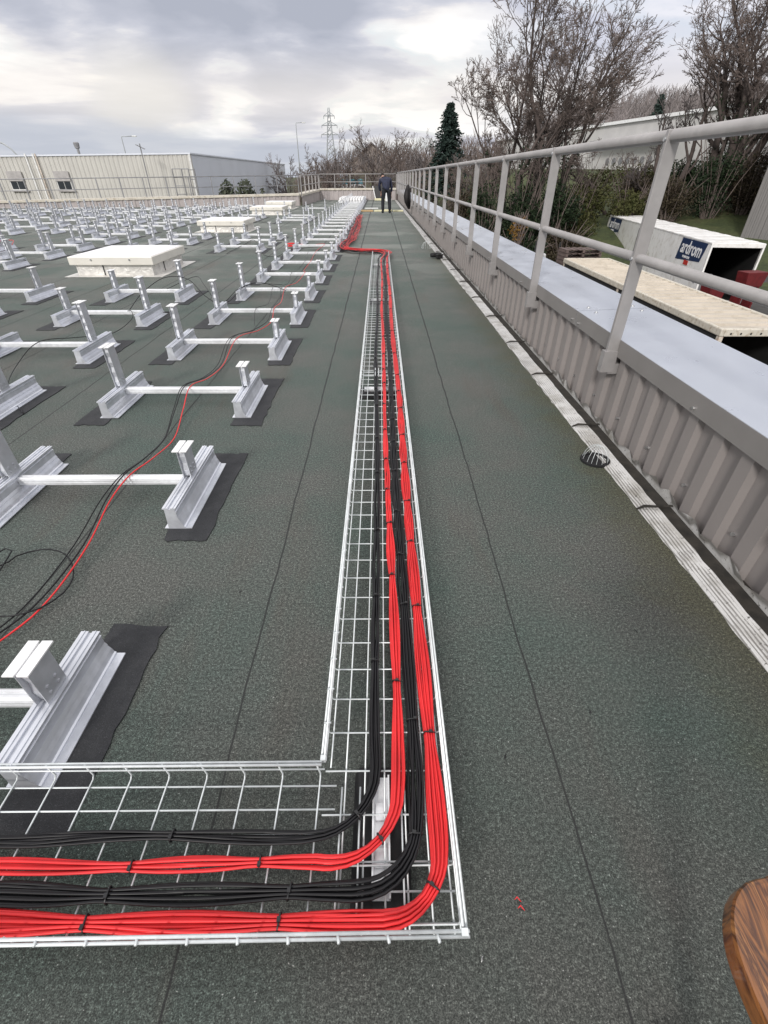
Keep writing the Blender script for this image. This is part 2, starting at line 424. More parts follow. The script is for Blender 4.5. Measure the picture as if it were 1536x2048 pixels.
# grooved strip: profile with small ridges, slightly wandering edge
seg = .07; y = -3.0; rows = []
ridx = [-.195, -.185, -.178, -.171, -.164, -.157, -.150, -.143, -.136, -.129, -.122, -.115, -.108, -.101, -.096]
prev = None
while y <= 36.4:
    w0 = .006 * math.sin(y * 1.3) + rng.uniform(-.005, .005) - .006 * min(y, 14) * .5; w1 = rng.uniform(-.006, .004)
    row = []
    for i, x in enumerate(ridx):
        k = i / (len(ridx) - 1)
        zz = .006 + (.006 if i % 2 else 0)
        if i == 0: zz = .001
        row.append((x + w0 * (1 - k) + w1 * k, y, zz))
    rows.append(row); y += seg
base = 0
for r_ in rows: mb.v += r_
n = len(ridx)
for j in range(len(rows) - 1):
    for i in range(n - 1): mb.f.append((j * n + i, j * n + i + 1, (j + 1) * n + i + 1, (j + 1) * n + i))
mb.build('grooved_tape', M['flash'], FL)
mb = MB(); mb.box(-.096, .0, -3, 36.4, .0005, .004); mb.build('gutter_channel', M['gutter_dirt'], FL)
# turned-up foot sheet with torn edge
mb = MB(); prof0 = []; y = -3.0
while y < 36.4:
    hh = .040 + rng.uniform(-.02, .028); prof0.append((y, hh)); y += .06
vs = []; fs = []
for (y, hh) in prof0: vs += [(-.032, y, .004), (-.036 + rng.uniform(-.006, .003), y, hh)]
for i in range(len(prof0) - 1): fs.append((2 * i, 2 * i + 2, 2 * i + 3, 2 * i + 1))
mb.add(vs, fs); mb.build('torn_upstand', M['flash'], FL)
for k, yy in enumerate([-.05, .85, 1.78, 2.68, 3.62, 4.5, 5.5, 6.5, 7.6, 8.7, 9.8, 11, 12.4, 14]):
    mb = MB(); mb.tube([(-.21, yy, .012), (-.17, yy + .012, .02), (-.12, yy + .006, .021), (-.08, yy + .02, .016), (-.03, yy + .01, .02)], [.006, .010, .008, .010, .007], 6, flat=.6)
    mb.build('bitumen_joint', M['gutter_dirt'], FL)

# ------------------------------------------------------------------ right guardrail
GR = thing('guardrail', 'long grey guardrail on posts above the right parapet', 'guardrail', (1.368, 0, 0), R(.40))
posts_y = [2.715 + 1.675 * i for i in range(-2, 21)]
mb = MB(); mb.tube([(0, -4, 1.447), (0, 36.6, 1.447)], .026, 20); mb.build('top_rail', M['rail'], GR, True)
mb = MB(); mb.tube([(0, -4, .950), (0, 36.6, .950)], .0225, 20); mb.build('mid_rail', M['rail'], GR, True)
mb = MB(); mb.box(-.034, .030, -.012, .012, .40, 1.470); pst = mb.mesh('post', M['rail'])
mb = MB()
mb.box(-.048, .0295, -.024, .024, .355, .475); mb.box(.0, .074, -.020, .075, .345, .405)
mb.box(.030, .074, .0242, .070, .4055, .43)
brk = mb.mesh('bracket', M['rail'])
mb = MB(); mb.tube([(-.0345, 0, 0), (-.042, 0, 0)], .009, 8); blt = mb.mesh('bolt', M['screw'])
for y in posts_y:
    p = bpy.data.objects.new('post', pst); col.objects.link(p); p.parent = GR; p.location = (0, y, 0)
    bv = p.modifiers.new('bevel', 'BEVEL'); bv.width = .003; bv.segments = 2
    for nm, me, zq in (('bracket', brk, 0), ('bolt', blt, 1.435), ('bolt', blt, .950)):
        q = bpy.data.objects.new(nm, me); col.objects.link(q); q.parent = p; q.location = (0, 0, zq)

# ------------------------------------------------------------------ far parapets and guardrails
def wall_rail(name_w, lab_w, name_r, lab_r, pts, zc, zr, spacing, tall=.03):
    """pts: plan polyline; zc/zr: coping and rail heights at both ends"""
    a, b_ = Vector((*pts[0], 0)), Vector((*pts[1], 0)); d = b_ - a; L = d.length; u = d / L; nrm = Vector((u.y, -u.x, 0))
    W = thing(name_w, lab_w, 'parapet', a)
    mb = MB(); n = int(L / .3); vs = []
    for i in range(n + 1):
        s0 = L * i / n
        for ds, off in ((0, 0), (.14, 0), (.17, .03), (.25, .03), (.28, 0)):
            s_ = min(L, s0 + ds); p = u * s_ + nrm * off; z = zc[0] + (zc[1] - zc[0]) * s_ / L
            vs += [(p.x, p.y, -.02), (p.x, p.y, z)]
    m_ = len(vs) // 2
    mb.add(vs, [(2 * i, 2 * i + 2, 2 * i + 3, 2 * i + 1) for i in range(m_ - 1)])
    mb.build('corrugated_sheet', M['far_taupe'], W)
    mb = MB(); q = []
    for s_, k in ((0, 0), (L, 1)):
        for off, dz in ((.07, -.07), (.07, .02), (-.36, .03), (-.36, -.07)):
            p = u * s_ + nrm * off; q.append((p.x, p.y, zc[k] + dz))
    mb.add(q, [(0, 1, 5, 4), (1, 2, 6, 5), (2, 3, 7, 6), (3, 0, 4, 7), (3, 2, 1, 0), (4, 5, 6, 7)])
    mb.build('coping', M['cream_edge'] if name_w == 'parapet' else M['coping'], W)
    G = thing(name_r, lab_r, 'guardrail', a)
    for f, nm, r in ((1, 'top_rail', tall * .75), (.47, 'mid_rail', tall * .6)):
        mb = MB(); mb.tube([(0, 0, zc[0] + (zr[0] - zc[0]) * f), (d.x, d.y, zc[1] + (zr[1] - zc[1]) * f)], r, 8); mb.build(nm, M['steel_far'] if 'left' in lab_r else M['rail'], G, True)
    n = max(1, round(L / spacing))
    for i in range(n + 1):
        p = u * (L * i / n); t = i / n; z0 = zc[0] + (zc[1] - zc[0]) * t; z1 = zr[0] + (zr[1] - zr[0]) * t
        mb = MB(); mb.box(-tall * .7, tall * .7, -tall, tall, -.12, z1 - z0)
        o = mb.build('post', M['steel_far'] if 'left' in lab_r else M['rail'], G); o.location = (p.x, p.y, z0); o.rotation_euler[2] = math.atan2(u.y, u.x)
wall_rail('parapet', 'low pale parapet across the back left of the roof', 'guardrail', 'thin dark guardrail in front of the beige ribbed building on the left', ((-30, 25.3), (-4.25, 29.4)), (.10, .52), (1.02, 1.31), 1.1, .026)
wall_rail('parapet', 'short bluish parapet return linking the two back walls', 'guardrail', 'short guardrail run receding between the two back guardrails', ((-4.15, 29.6), (-3.95, 36.4)), (.50, .55), (1.30, 1.36), 1.35, .03)
wall_rail('parapet', 'taupe corrugated parapet closing the far end of the walkway', 'guardrail', 'pale guardrail across the far end behind the bending worker', ((-3.9, 36.45), (1.05, 36.45)), (.60, .62), (1.37, 1.38), 1.08, .028)

# ------------------------------------------------------------------ mounting frames
def rail_bm(L):
    mb = MB(); h = L / 2
    mb.box(-.046, .076, -h, h, .006, .010)
    mb.prism([(-.028, .0105), (.048, .0105), (.048, .016), (.043, .019), (.038, .034), (.030, .050), (.032, .053), (.026, .066), (.025, .092), (.028, .094), (.028, .100), (.024, .102), (.024, .112), (-.023, .112), (-.025, .060)], -h, h, 'y')
    mb.box(-.030, -.006, -h - .001, h + .001, .1125, .119); mb.box(.006, .030, -h - .001, h + .001, .1125, .119)
    mb.box(-.019, -.016, -h - .001, h + .001, .1195, .122); mb.box(.016, .019, -h - .001, h + .001, .1195, .122)
    return mb
def pad_bm(L, seed):
    rg = random.Random(seed); mb = MB(); pts = []
    x0, x1, h = -.03, .165, L / 2
    def edge(a, b_, n):
        for i in range(n):
            t = i / n; pts.append((a[0] + (b_[0] - a[0]) * t + rg.uniform(-.008, .008), a[1] + (b_[1] - a[1]) * t + rg.uniform(-.009, .009)))
    edge((x0, -h), (x1, -h), 6); edge((x1, -h), (x1, h), 14); edge((x1, h), (x0, h), 6); edge((x0, h), (x0, -h), 14)
    mb.prism(pts, .0012, .0052, 'z'); return mb
def beam_bm(w):
    mb = MB(); x0, x1 = -w / 2 + .028, w / 2 - .0305
    mb.prism([(-.020, .068), (.020, .068), (.020, .100), (.013, .106), (.005, .106), (.005, .101), (-.005, .101), (-.005, .106), (-.013, .106), (-.020, .100)], x0, x1, 'x')
    mb.box(x0, x1, -.0225, -.0205, .078, .082); mb.box(x0, x1, -.0225, -.0205, .090, .094)
    return mb
def post_bm(z1):
    mb = MB(); a, h = .0155, .044
    z0 = .1235
    mb.box(-a, a, -h + .018, h, z0, z1 - .006)          # body
    mb.box(-a - .003, -a - .0005, -h, h, z0, z1 - .006)   # side plates
    mb.box(a + .0005, a + .003, -h, h, z0, z1 - .006)
    for zz in (z0 + .02, z0 + .045):
        mb.tube([(a + .003, -.018, zz), (a + .0075, -.018, zz)], .0055, 6); mb.tube([(a + .003, .018, zz), (a + .0075, .018, zz)], .0055, 6)
    # embossed front
    n = max(2, int((z1 - z0) / .062)); dz = (z1 - .006 - z0) / n
    for i in range(n):
        za = z0 + i * dz; zb = za + dz
        mb.add([(-a, -h + .017, za), (a, -h + .017, za), (a, -h + .0105, za + dz * .5), (-a, -h + .0105, za + dz * .5), (a, -h + .017, zb), (-a, -h + .017, zb)],
               [(0, 1, 2, 3), (3, 2, 4, 5)])
    return mb
def cap_bm(z1):
    mb = MB(); mb.box(-.034, -.004, -.056, .056, z1 - .0045, z1); mb.box(.004, .034, -.056, .056, z1 - .0045, z1)
    mb.box(-.004, .004, -.05, .05, z1 - .012, z1 - .0055); return mb
RAIL = {L: rail_bm(L).mesh('support_rail', M['alu_rail']) for L in (.42, .58)}
PADS = [pad_bm(L, i).mesh('bitumen_pad', M['pad']) for i, L in enumerate((.80, .84, .78, .66))]
W_ = .872
BEAM = beam_bm(W_).mesh('cross_beam', M['alu'])
POST = {}
def post_me(h):
    h = round(h, 3)
    if h not in POST: POST[h] = (post_bm(h).mesh('post', M['alu_post']), cap_bm(h).mesh('cap_plate', M['alu_cap']))
    return POST[h]
ORD = ['first', 'second', 'third', 'fourth', 'fifth', 'sixth', 'seventh', 'eighth', 'ninth', 'tenth', 'eleventh', 'twelfth', 'thirteenth', 'fourteenth', 'fifteenth', 'sixteenth', 'seventeenth', 'eighteenth', 'nineteenth', 'twentieth', 'twenty-first', 'twenty-second', 'twenty-third', 'twenty-fourth', 'twenty-fifth', 'twenty-sixth', 'twenty-seventh', 'twenty-eighth', 'twenty-ninth', 'thirtieth', 'thirty-first', 'thirty-second', 'thirty-third']
frng = random.Random(11)
def lk(me, nm, parent, loc=(0, 0, 0)):
    o = bpy.data.objects.new(nm, me); col.objects.link(o); o.parent = parent; o.location = loc; return o
def frame(cx, cy, hl, hr, L, label, first=False):
    t = thing('mounting_frame', label, 'mounting frame', (cx, cy, 0), frng.gauss(0, .006), 'aluminium solar panel mounting frames on the roof')
    j = (lambda: frng.uniform(-.006, .006))
    for s, h in ((-1, hl), (1, hr)):
        x = s * W_ / 2; 
        pd = lk(PADS[3] if first else PADS[frng.randrange(3)], 'bitumen_pad', t, (x, j() * 4, 0)); pd.rotation_euler[2] = 0 if s > 0 else math.pi
        lk(RAIL[L], 'support_rail', t, (x, j(), 0))
        pm, cm = post_me(h)
        o = lk(pm, 'post', t, (x, 0, 0)); lk(cm, 'cap_plate', o)
    lk(BEAM, 'cross_beam', t)
    return t
COLS = [(-1.3725, .395, .270, 'nearest the cable tray', 31), (-2.985, .330, .440, 'second from the cable tray', 25), (-4.86, .42, .36, 'third from the cable tray', 25),
        (-6.79, .38, .43, 'fourth from the cable tray', 24), (-8.55, .43, .37, 'fifth from the cable tray', 23), (-10.4, .38, .43, 'sixth from the cable tray', 23),
        (-12.15, .43, .37, 'seventh from the cable tray', 23), (-14.0, .38, .43, 'eighth from the cable tray', 22), (-15.8, .42, .37, 'ninth from the cable tray', 22)]
SKYL = [(-4.23, 8.15), (-4.48, 15.2), (-4.6, 22.2), (-4.9, 26.6)]
nf = 0
for ci, (cx, hl, hr, nm, nrow) in enumerate(COLS):
    idx = 0
    for k in range(nrow):
        y = .765 + 1.178 * k
        if ci > 0: y += [0, -.10, -.05, .05, .1, -.1, .05, 0, .1][ci] + frng.uniform(-.03, .03)
        # inside the photographed wedge?
        if abs(cx) - .55 > .672 * (y + .95) + .05: continue
        if ci > 0 and y > 25.0 + .15 * (cx + 16) * 1.6 + .8: continue
        if ci in (1, 2) and any(sy - 1.0 < y < sy + 2.35 for _, sy in SKYL): continue
        if ci in (4,) and 9 < k < 12: continue
        if ci in (6,) and k % 7 == 3: continue
        first = (ci == 0 and k == 0)
        lab = 'silver H-shaped panel frame, %s from the front in the column %s' % (ORD[idx], nm)
        frame(cx + (frng.uniform(-.02, .02) if ci else 0), y, hl, hr, .42 if first else .58, lab, first); idx += 1; nf += 1

# ------------------------------------------------------------------ skylights
names = ['nearest white square skylight with aluminium kerb on the roof', 'second white skylight, behind the nearest one', 'third white skylight from the front', 'farthest white skylight by the back parapet']
for i, (cx, y0) in enumerate(SKYL):
    t = thing('skylight', names[i], 'skylight', (cx, y0 + .75, 0), 0, 'white roof skylights')
    w, d = .66, .73
    mb = MB(); mb.box(-w - .10, w + .12, -d - .07, d + .12, .002, .007)
    # wavy flashing flange
    mb.build('flashing_flange', M['curb'], t)
    mb = MB(); mb.box(-w + .06, w - .06, -d + .06, d - .06, .0075, .158)
    mb.build('kerb', M['curb'], t)
    mb = MB(); mb.box(-w + .06 + .42, -w + .06 + .435, -d + .052, -d + .059, .012, .150); mb.build('kerb_joint', M['dark_gap'], t)
    mb = MB(); mb.box(w - .059, w - .052, -.2, -.185, .012, .15); mb.build('kerb_joint', M['dark_gap'], t)
    mb = MB(); mb.box(-w, w, -d, d, .160, .275); lid = mb.build('lid', M['lid_edge'], t, bevel=.008)
    mb = MB(); mb.box(-w + .03, w - .03, -d + .03, d - .03, .2755, .281); mb.build('lid_sheet', M['white_pvc'], lid)
    for xx in (-.3, .3):
        mb = MB(); mb.tube([(xx, -d - .001, .235), (xx, -d - .012, .235)], .014, 8); mb.build('latch', M['screw'], lid)

# ------------------------------------------------------------------ wire cable tray
ZB, ZR = .070, .122
Y0, Y1, XL, XR = .235, 10.15, -.145, .155
XW = -1.75          # left end of the branch
T = thing('cable_tray', 'long galvanised wire mesh cable tray running down the roof with an L branch', 'cable tray', (0, 0, 0))
rw = .0022
mb = MB(); mb2 = MB()
yk = .26; 
while yk < Y1 - .02:
    pl = [(XL, yk, ZR - .004), (XL, yk, ZB + .006), (XL + .006, yk, ZB), (XR - .006, yk, ZB), (XR, yk, ZB + .006), (XR, yk, ZR - .004)]
    if yk < .57: pl = [(XR - .30, yk, ZB), (XR - .006, yk, ZB), (XR, yk, ZB + .006), (XR, yk, ZR - .004)]
    mb.tube(pl, rw, 6); yk += .1
lx = [XL + .003 + k * .049 for k in range(1, 6)]
for x in lx + [XL + .012, XR - .01]:
    mb.tube([(x, (.57 if x < XL + .02 else Y0 + .01), ZB - .0045), (x, Y1, ZB - .0045)], rw, 6)
# rims (double wire with welded stubs)
def rim(b, p, q):
    b.tube([p, q], .0034, 8)
rr = MB()
rim(rr, (XR, Y0 + .01, ZR), (XR + .0, Y1, ZR)); rim(rr, (XR + .007, Y0 + .01, ZR - .004), (XR + .007, Y1, ZR - .004))
rr.tube([(XR - .001, Y0 + .01, .097), (XR - .001, Y1, .097)], .0022, 6)
rr.build('rim_wire', M['zinc'], T, True)
rr = MB(); rim(rr, (XL, .573, ZR), (XL, Y1, ZR)); rim(rr, (XL - .007, .573, ZR - .004), (XL - .007, Y1, ZR - .004))
rr.tube([(XL + .001, .573, .097), (XL + .001, Y1, .097)], .0022, 6)
k = .66
while k < Y1:
    rr.tube([(XL - .01, k, ZR), (XL + .009, k, ZR + .001)], .003, 6); k += .1
rr.build('rim_wire', M['zinc'], T, True)
# branch going left, front rim slightly skewed as laid
def fy(x): return Y0 - .028 * (XR - x) * -.5 - .006
rr = MB(); rim(rr, (XW, .225, ZR), (XR + .012, Y0 + .004, ZR)); rim(rr, (XW, .218, ZR - .004), (XR + .012, Y0 - .003, ZR - .004))
k = XW + .03
while k < XR: rr.tube([(k, .236, ZR - .002), (k + .004, .222, ZR + .003)], .0032, 6); k += .096
rr.build('rim_wire', M['zinc'], T, True)
rr = MB(); rim(rr, (XW, .549, ZR), (XL - .006, .552, ZR)); rim(rr, (XW, .558, ZR - .004), (XL - .006, .561, ZR - .004))
rr.tube([(XW, .553, .097), (XL, .553, .097)], .0022, 6)
rr.build('rim_wire', M['zinc'], T, True)
xk = XL - .012 
while xk > XW:
    mb2.tube([(xk - .008, .555, ZR), (xk, .552, ZB + .008), (xk, .544, ZB), (xk, .245, ZB), (xk, .238, ZB + .006), (xk, .236, ZR - .004)], rw, 6); xk -= .0955
for yv in (.527, .474, .421, .368, .315, .262):
    mb2.tube([(XW, yv, ZB - .0045), (XL + (.03 if yv > .4 else .30), yv, ZB - .0045)], rw, 6)
for xk in (-.10, -.055, .045):
    mb2.tube([(xk, .52, ZB + .004), (xk, .245, ZB + .004)], rw, 6)
mb.build('mesh_floor', M['zinc'], T, True); mb2.build('mesh_floor', M['zinc'], T, True)
mb = MB(); mb.box(XR - .004, XR + .009, Y0 - .004, Y0 + .008, ZR - .008, ZR + .0045); mb.build('corner_clip', M['zinc'], T)
mb = MB(); mb.box(XL - .010, XL + .003, .562, .574, ZR - .010, ZR + .004); mb.build('corner_clip', M['zinc'], T)
# splice plates in the mesh
for yy in (3.42, 3.50, 6.62):
    mb = MB(); mb.box(XL + .01, XR - .01, yy, yy + .012, ZB + .003, ZB + .006); mb.build('splice_plate', M['zinc'], T)
for xx in (-.045, -.020):
    mb = MB(); mb.box(xx, xx + .005, 3.40, 3.56, ZB + .0065, ZB + .02); mb.build('splice_plate', M['zinc'], T)

# supports below
def support(cx, cy, rot, label, L=.29):
    t = thing('tray_support', label, 'tray support', (cx, cy, 0), rot, 'rubber feet under the cable tray')
    mb = MB(); mb.prism([(-.070, .001), (.070, .001), (.058, .040), (-.058, .040)], -L / 2 - .02, L / 2 + .02, 'y'); mb.build('rubber_foot', M['rubber'], t, bevel=.006)
    mb = MB(); h = L / 2 - .01
    mb.box(-.020, .020, -h, h, .0405, .044); mb.box(-.021, -.017, -h, h, .0445, .060); mb.box(.017, .021, -h, h, .0445, .060)
    mb.box(-.013, .013, -h * .55, -h * .25, .0445, .052); mb.box(-.013, .013, h * .2, h * .5, .0445, .052)
    mb.build('channel', M['alu'], t)
support(-.004, .43, 0, 'black rubber foot with aluminium channel under the tray corner', .27)
support(0, 3.22, R(90), 'rubber foot seen through the mesh, second from the tray corner', .26)
support(0, 6.2, R(90), 'rubber foot under the tray, third from the corner', .26)
support(0, 9.0, R(90), 'rubber foot under the far end of the tray', .26)

# ------------------------------------------------------------------ cable bundles
def smooth_path(ctrl, step):
    """Catmull-Rom through control points, resampled"""
    P = [Vector(p) for p in ctrl]; P = [P[0] * 2 - P[1]] + P + [P[-1] * 2 - P[-2]]; out = []
    for i in range(1, len(P) - 2):
        a, b_, c_, d = P[i - 1], P[i], P[i + 1], P[i + 2]; n = max(2, int((c_ - b_).length / step))
        for k in range(n):
            t = k / n
            out.append(.5 * ((2 * b_) + (c_ - a) * t + (2 * a - 5 * b_ + 4 * c_ - d) * t * t + (3 * b_ - a - 3 * c_ + d) * t ** 3))
    out.append(P[-2]); return out
brg = random.Random(5)
def bundle(label, colr, yl, xt, rad, ncab, wob, far, ties_extra=0, width=.0135):
    """yl: lateral Y on the branch, xt: lateral X on the run, rad: bend radius"""
    t = thing('cable_bundle', label, 'cable bundle', (xt, yl, 0), 0, 'tied cable bundles in the tray')
    z = ZB + .012
    ctrl = [(XW - .1, yl + wob[0], z), (-1.35, yl + wob[1], z), (-1.1, yl, z), (-.85, yl + wob[2], z), (-.6, yl + wob[3], z), (xt - rad * 1.6, yl + wob[4], z)]
    cx, cyy = xt - rad, yl + rad
    for a in (-90, -68, -45, -22, 0):
        ctrl.append((cx + rad * math.cos(R(a)), cyy + rad * math.sin(R(a)), z + .004))
    y = yl + rad * 1.9
    ph = brg.uniform(0, 6)
    while y < 9.6:
        ctrl.append((xt + .005 * math.sin(y * 1.9 + ph) + wob[5] * min(1, max(0, (y - 1) / 3)), y, z)); y += .35
    ctrl += [(xt + .012, 9.75, z + .002)] + far
    pth = smooth_path(ctrl, .028)
    # arc length
    S = [0]
    for a, b_ in zip(pth, pth[1:]): S.append(S[-1] + (b_ - a).length)
    tot = S[-1]
    # ties
    ties = []; s = .30 + brg.uniform(0, .2)
    while s < tot - .5:
        ties.append(s); s += brg.uniform(.26, .48) if s < 5 else brg.uniform(.5, .9)
    rc = .00305
    slots = []
    for i in range(ncab):
        row = i % 3; a = (i // 3 - (ncab / 3 - 1) / 2) + (row - 1) * .33
        slots.append([a, row])
    perm = [list(range(ncab)) for _ in range(len(ties) + 2)]
    for q in range(1, len(perm)):
        perm[q] = perm[q - 1][:]
        for _ in range(3):
            i = brg.randrange(ncab - 1); perm[q][i], perm[q][i + 1] = perm[q][i + 1], perm[q][i]
    edges = [0] + ties + [tot]
    tang = []
    for i, p in enumerate(pth):
        d = pth[min(i + 1, len(pth) - 1)] - pth[max(i - 1, 0)]; d.z = 0; d.normalize(); tang.append(Vector((d.y, -d.x, 0)))
    spreadseg = [brg.uniform(.65, 1.25) if e_ < 3 else brg.uniform(.3, 1.0) for e_ in edges]
    messy_from = 11.6
    for ci in range(ncab):
        pts = []; e = 0; pc = brg.uniform(0, 6.28); pf = brg.uniform(2.2, 4.5); 
        for i, p in enumerate(pth):
            # thin out far samples
            if S[i] > 6 and i % 2: continue
            if S[i] > 13 and i % 4: continue
            while e < len(edges) - 2 and S[i] > edges[e + 1]: e += 1
            u = (S[i] - edges[e]) / max(1e-6, edges[e + 1] - edges[e]); u = min(1, max(0, u)); bulge = math.sin(math.pi * u) ** 1.3
            s0, s1 = slots[perm[e][ci]], slots[perm[e + 1][ci]] if e + 1 < len(perm) else slots[ci]
            ue = u * u * (3 - 2 * u)
            a = s0[0] * (1 - ue) + s1[0] * ue; row = s0[1] * (1 - ue) + s1[1] * ue
            w = rc * (2.0 + 1.7 * bulge * spreadseg[e])
            off = a * w; zz = rc + row * rc * (1.75 - .35 * bulge * spreadseg[e]) + rc * .5 * bulge * math.sin(pc + S[i] * pf)
            if S[i] > messy_from:
                k = min(1, (S[i] - messy_from) / .8)
                off += k * (.045 * math.sin(S[i] * pf * .35 + pc) + .015 * math.sin(S[i] * pf * 1.1 + pc * 2)); zz += k * abs(.03 * math.sin(S[i] * 1.7 + pc))
            q = p + tang[i] * off; pts.append((q.x - xt, q.y - yl, q.z - .010 + zz))
        mb = MB(); mb.tube(pts, rc, 6); mb.build('cable', M[colr], t, True)
    # ties
    half = ((ncab / 3 - 1) / 2 + .33) * 2 * rc + rc * 1.15
    import bisect
    for s in ties:
        if s > 10.8: break
        i = min(len(pth) - 2, bisect.bisect(S, s)); p = pth[i]; sd = tang[i]; fw = Vector((-sd.y, sd.x, 0))
        c0 = Vector((p.x - xt, p.y - yl, p.z - .010 + rc * 2.75)); tilt = brg.uniform(-.25, .25)
        ring = []
        for k in range(18):
            an = 2 * math.pi * k / 18; ca, sa = math.cos(an), math.sin(an)
            ring.append(c0 + sd * (half * abs(ca) ** .6 * (1 if ca > 0 else -1)) + Vector((0, 0, 1)) * (rc * 3.1 * abs(sa) ** .7 * (1 if sa > 0 else -1)) + fw * (tilt * half * ca))
        mb = MB(); mb.tube(ring, .0021, 5, closed=True)
        hp = c0 + sd * (half * brg.uniform(-.6, .6)) + Vector((0, 0, rc * 3.3)); 
        Mx = Matrix.Translation(hp) @ Matrix.Rotation(math.atan2(sd.y, sd.x), 4, 'Z')
        mb.box(-.0045, .0045, -.0035, .0035, -.001, .005, Mx)
        if brg.random() < .4: mb.tube([hp, hp + sd * .006 + Vector((0, 0, .006)), hp + sd * .012 + fw * .006 + Vector((0, 0, .008))], .0009, 4)
        mb.build('cable_tie', M['tie'], t)
def far_path(o, z=.035):
    # spills off the tray end, crosses left in a soft S and follows the frames
    P = [(.10 + o * .9, 10.1 + o * .4, .085), (.10 + o, 10.42 + o, .05), (0.0 + o * .5, 10.72 + o, z), (-.25, 10.78 + o, z), (-.5, 10.85 + o * .9, z), (-.72 + o * .2, 11.05 + o * .8, z), (-.82 + o * .8, 11.5 + o, z), (-.80 + o, 12.2, z)]
    y = 12.9; 
    while y < 21.5:
        P.append((-.72 + o * 1.1 + .022 * math.sin(y * .8 + o * 20) - (y - 13) * .010, y, z)); y += .7
    return P
bundle('inner black cable bundle closest to the tray frame mesh', 'black', .412, -.018, .145, 9, (.004, .0, -.004, .006, .0, -.022), far_path(-.07), width=.012)
bundle('inner red cable bundle between the two black bundles', 'red', .362, .038, .150, 9, (.004, .0, .0, -.004, .004, -.020), far_path(-.02, .045))
bundle('outer black cable bundle between the two red bundles', 'black', .313, .078, .130, 12, (.0, .003, .002, -.004, .0, -.014), far_path(.03, .04))
bundle('outer red cable bundle along the right rim of the tray', 'red', .264, .126, .120, 12, (.0, .0, .003, .0, .0, -.010), far_path(.085, .05))

# ------------------------------------------------------------------ loose cables over the frames
def loose(label, colr, ctrl, r=.0034, step=.04):
    pth = smooth_path(ctrl, step); o0 = pth[0]
    mb = MB(); mb.tube([p - o0 for p in pth], r, 6)
    o = mb.build('loose_cable', M[colr], None, True); o.location = o0
    tag(o, label, 'cable', 'loose cables strung over the frames'); return o
zt = .112
base_line = [(-1.62, .60, .02), (-1.42, .80, .03), (-1.28, 1.03, .03), (-1.235, 1.2, .03), (-1.23, 1.48, .05), (-1.25, 1.75, .09), (-1.235, 1.94, zt), (-1.21, 2.15, .09), (-1.24, 2.5, .03), (-1.30, 2.85, .06), (-1.33, 3.12, zt), (-1.30, 3.4, .07), (-1.30, 3.8, .04), (-1.30, 4.3, zt), (-1.22, 4.8, .05), (-1.15, 5.1, .06), (-1.18, 5.47, zt), (-1.2, 6.0, .07), (-1.25, 6.65, zt)]
loose('loose red cable snaking over the beams of the nearest frames', 'red', base_line + [(-1.2, 7.3, .06), (-1.15, 7.83, zt), (-1.25, 8.4, .05), (-1.2, 9.0, zt), (-1.25, 10.2, zt), (-1.2, 11.4, zt), (-1.6, 12.0, .03), (-1.9, 12.3, .02)])
loose('loose black cable running beside the red one over the beams', 'black', [(x - .035 - .02 * math.sin(y * 3), y, z + .004) for x, y, z in base_line] + [(-1.32, 7.3, .06), (-1.35, 7.83, zt), (-1.36, 8.4, .05), (-1.3, 9.0, zt), (-1.4, 10.2, zt)])
loose('second thin black cable beside the red one over the beams', 'black', [(x - .052 + .012 * math.sin(y * 4), y, z + .002) for x, y, z in base_line[:15]] + [(-1.33, 5.1, .05), (-1.38, 5.47, zt), (-1.36, 6.0, .05), (-1.42, 6.65, zt)], .0028)
loop = []
for k in range(17):
    a = R(150 - k * 24); rr_ = .19 + .02 * math.sin(k)
    loop.append((-1.40 + rr_ * math.cos(a) * 1.05, 1.29 + rr_ * math.sin(a), .012 + .003 * k))
loose('loose black cable coiled in loops at the left edge near the first frame', 'black', [(-2.1, 1.05, .01), (-1.85, 1.30, .012)] + loop + [(-1.5, .95, .02), (-1.8, .7, .01)], .003)
loose('black cable looping from the second frame column toward the near left', 'black', [(-2.4, 2.9, .01), (-2.80, 3.35, .01), (-3.02, 3.85, .04), (-3.02, 4.2, .113), (-2.84, 4.45, .08), (-2.7, 4.8, .02), (-2.66, 5.2, .06), (-2.72, 5.36, .113), (-2.85, 5.45, .05), (-2.45, 5.7, .02)], .0034)
loose('black cable arching between the posts of the second and nearest columns', 'black', [(-2.75, 5.40, .113), (-2.72, 5.75, .22), (-2.62, 6.2, .30), (-2.4, 6.35, .26), (-2.15, 6.15, .10), (-1.95, 6.1, .03), (-1.8, 6.35, .14), (-1.62, 6.65, .17), (-1.4, 6.6, .14), (-1.22, 6.5, .10)], .004)
loose('twin black cable sagging behind the arching one', 'black', [(-2.75, 6.5, .12), (-2.5, 6.9, .20), (-2.3, 6.6, .16), (-2.1, 6.3, .05), (-1.9, 6.2, .03), (-1.72, 6.6, .15), (-1.4, 7.2, .05)], .0034)
loose('black cable sagging beside the nearest skylight', 'black', [(-3.1, 10.6, .03), (-2.9, 11.3, .113), (-2.6, 11.0, .22), (-2.3, 10.3, .05), (-2.0, 10.2, .03), (-1.8, 10.6, .1), (-1.3, 11.5, .05)], .005)
crng = random.Random(21)
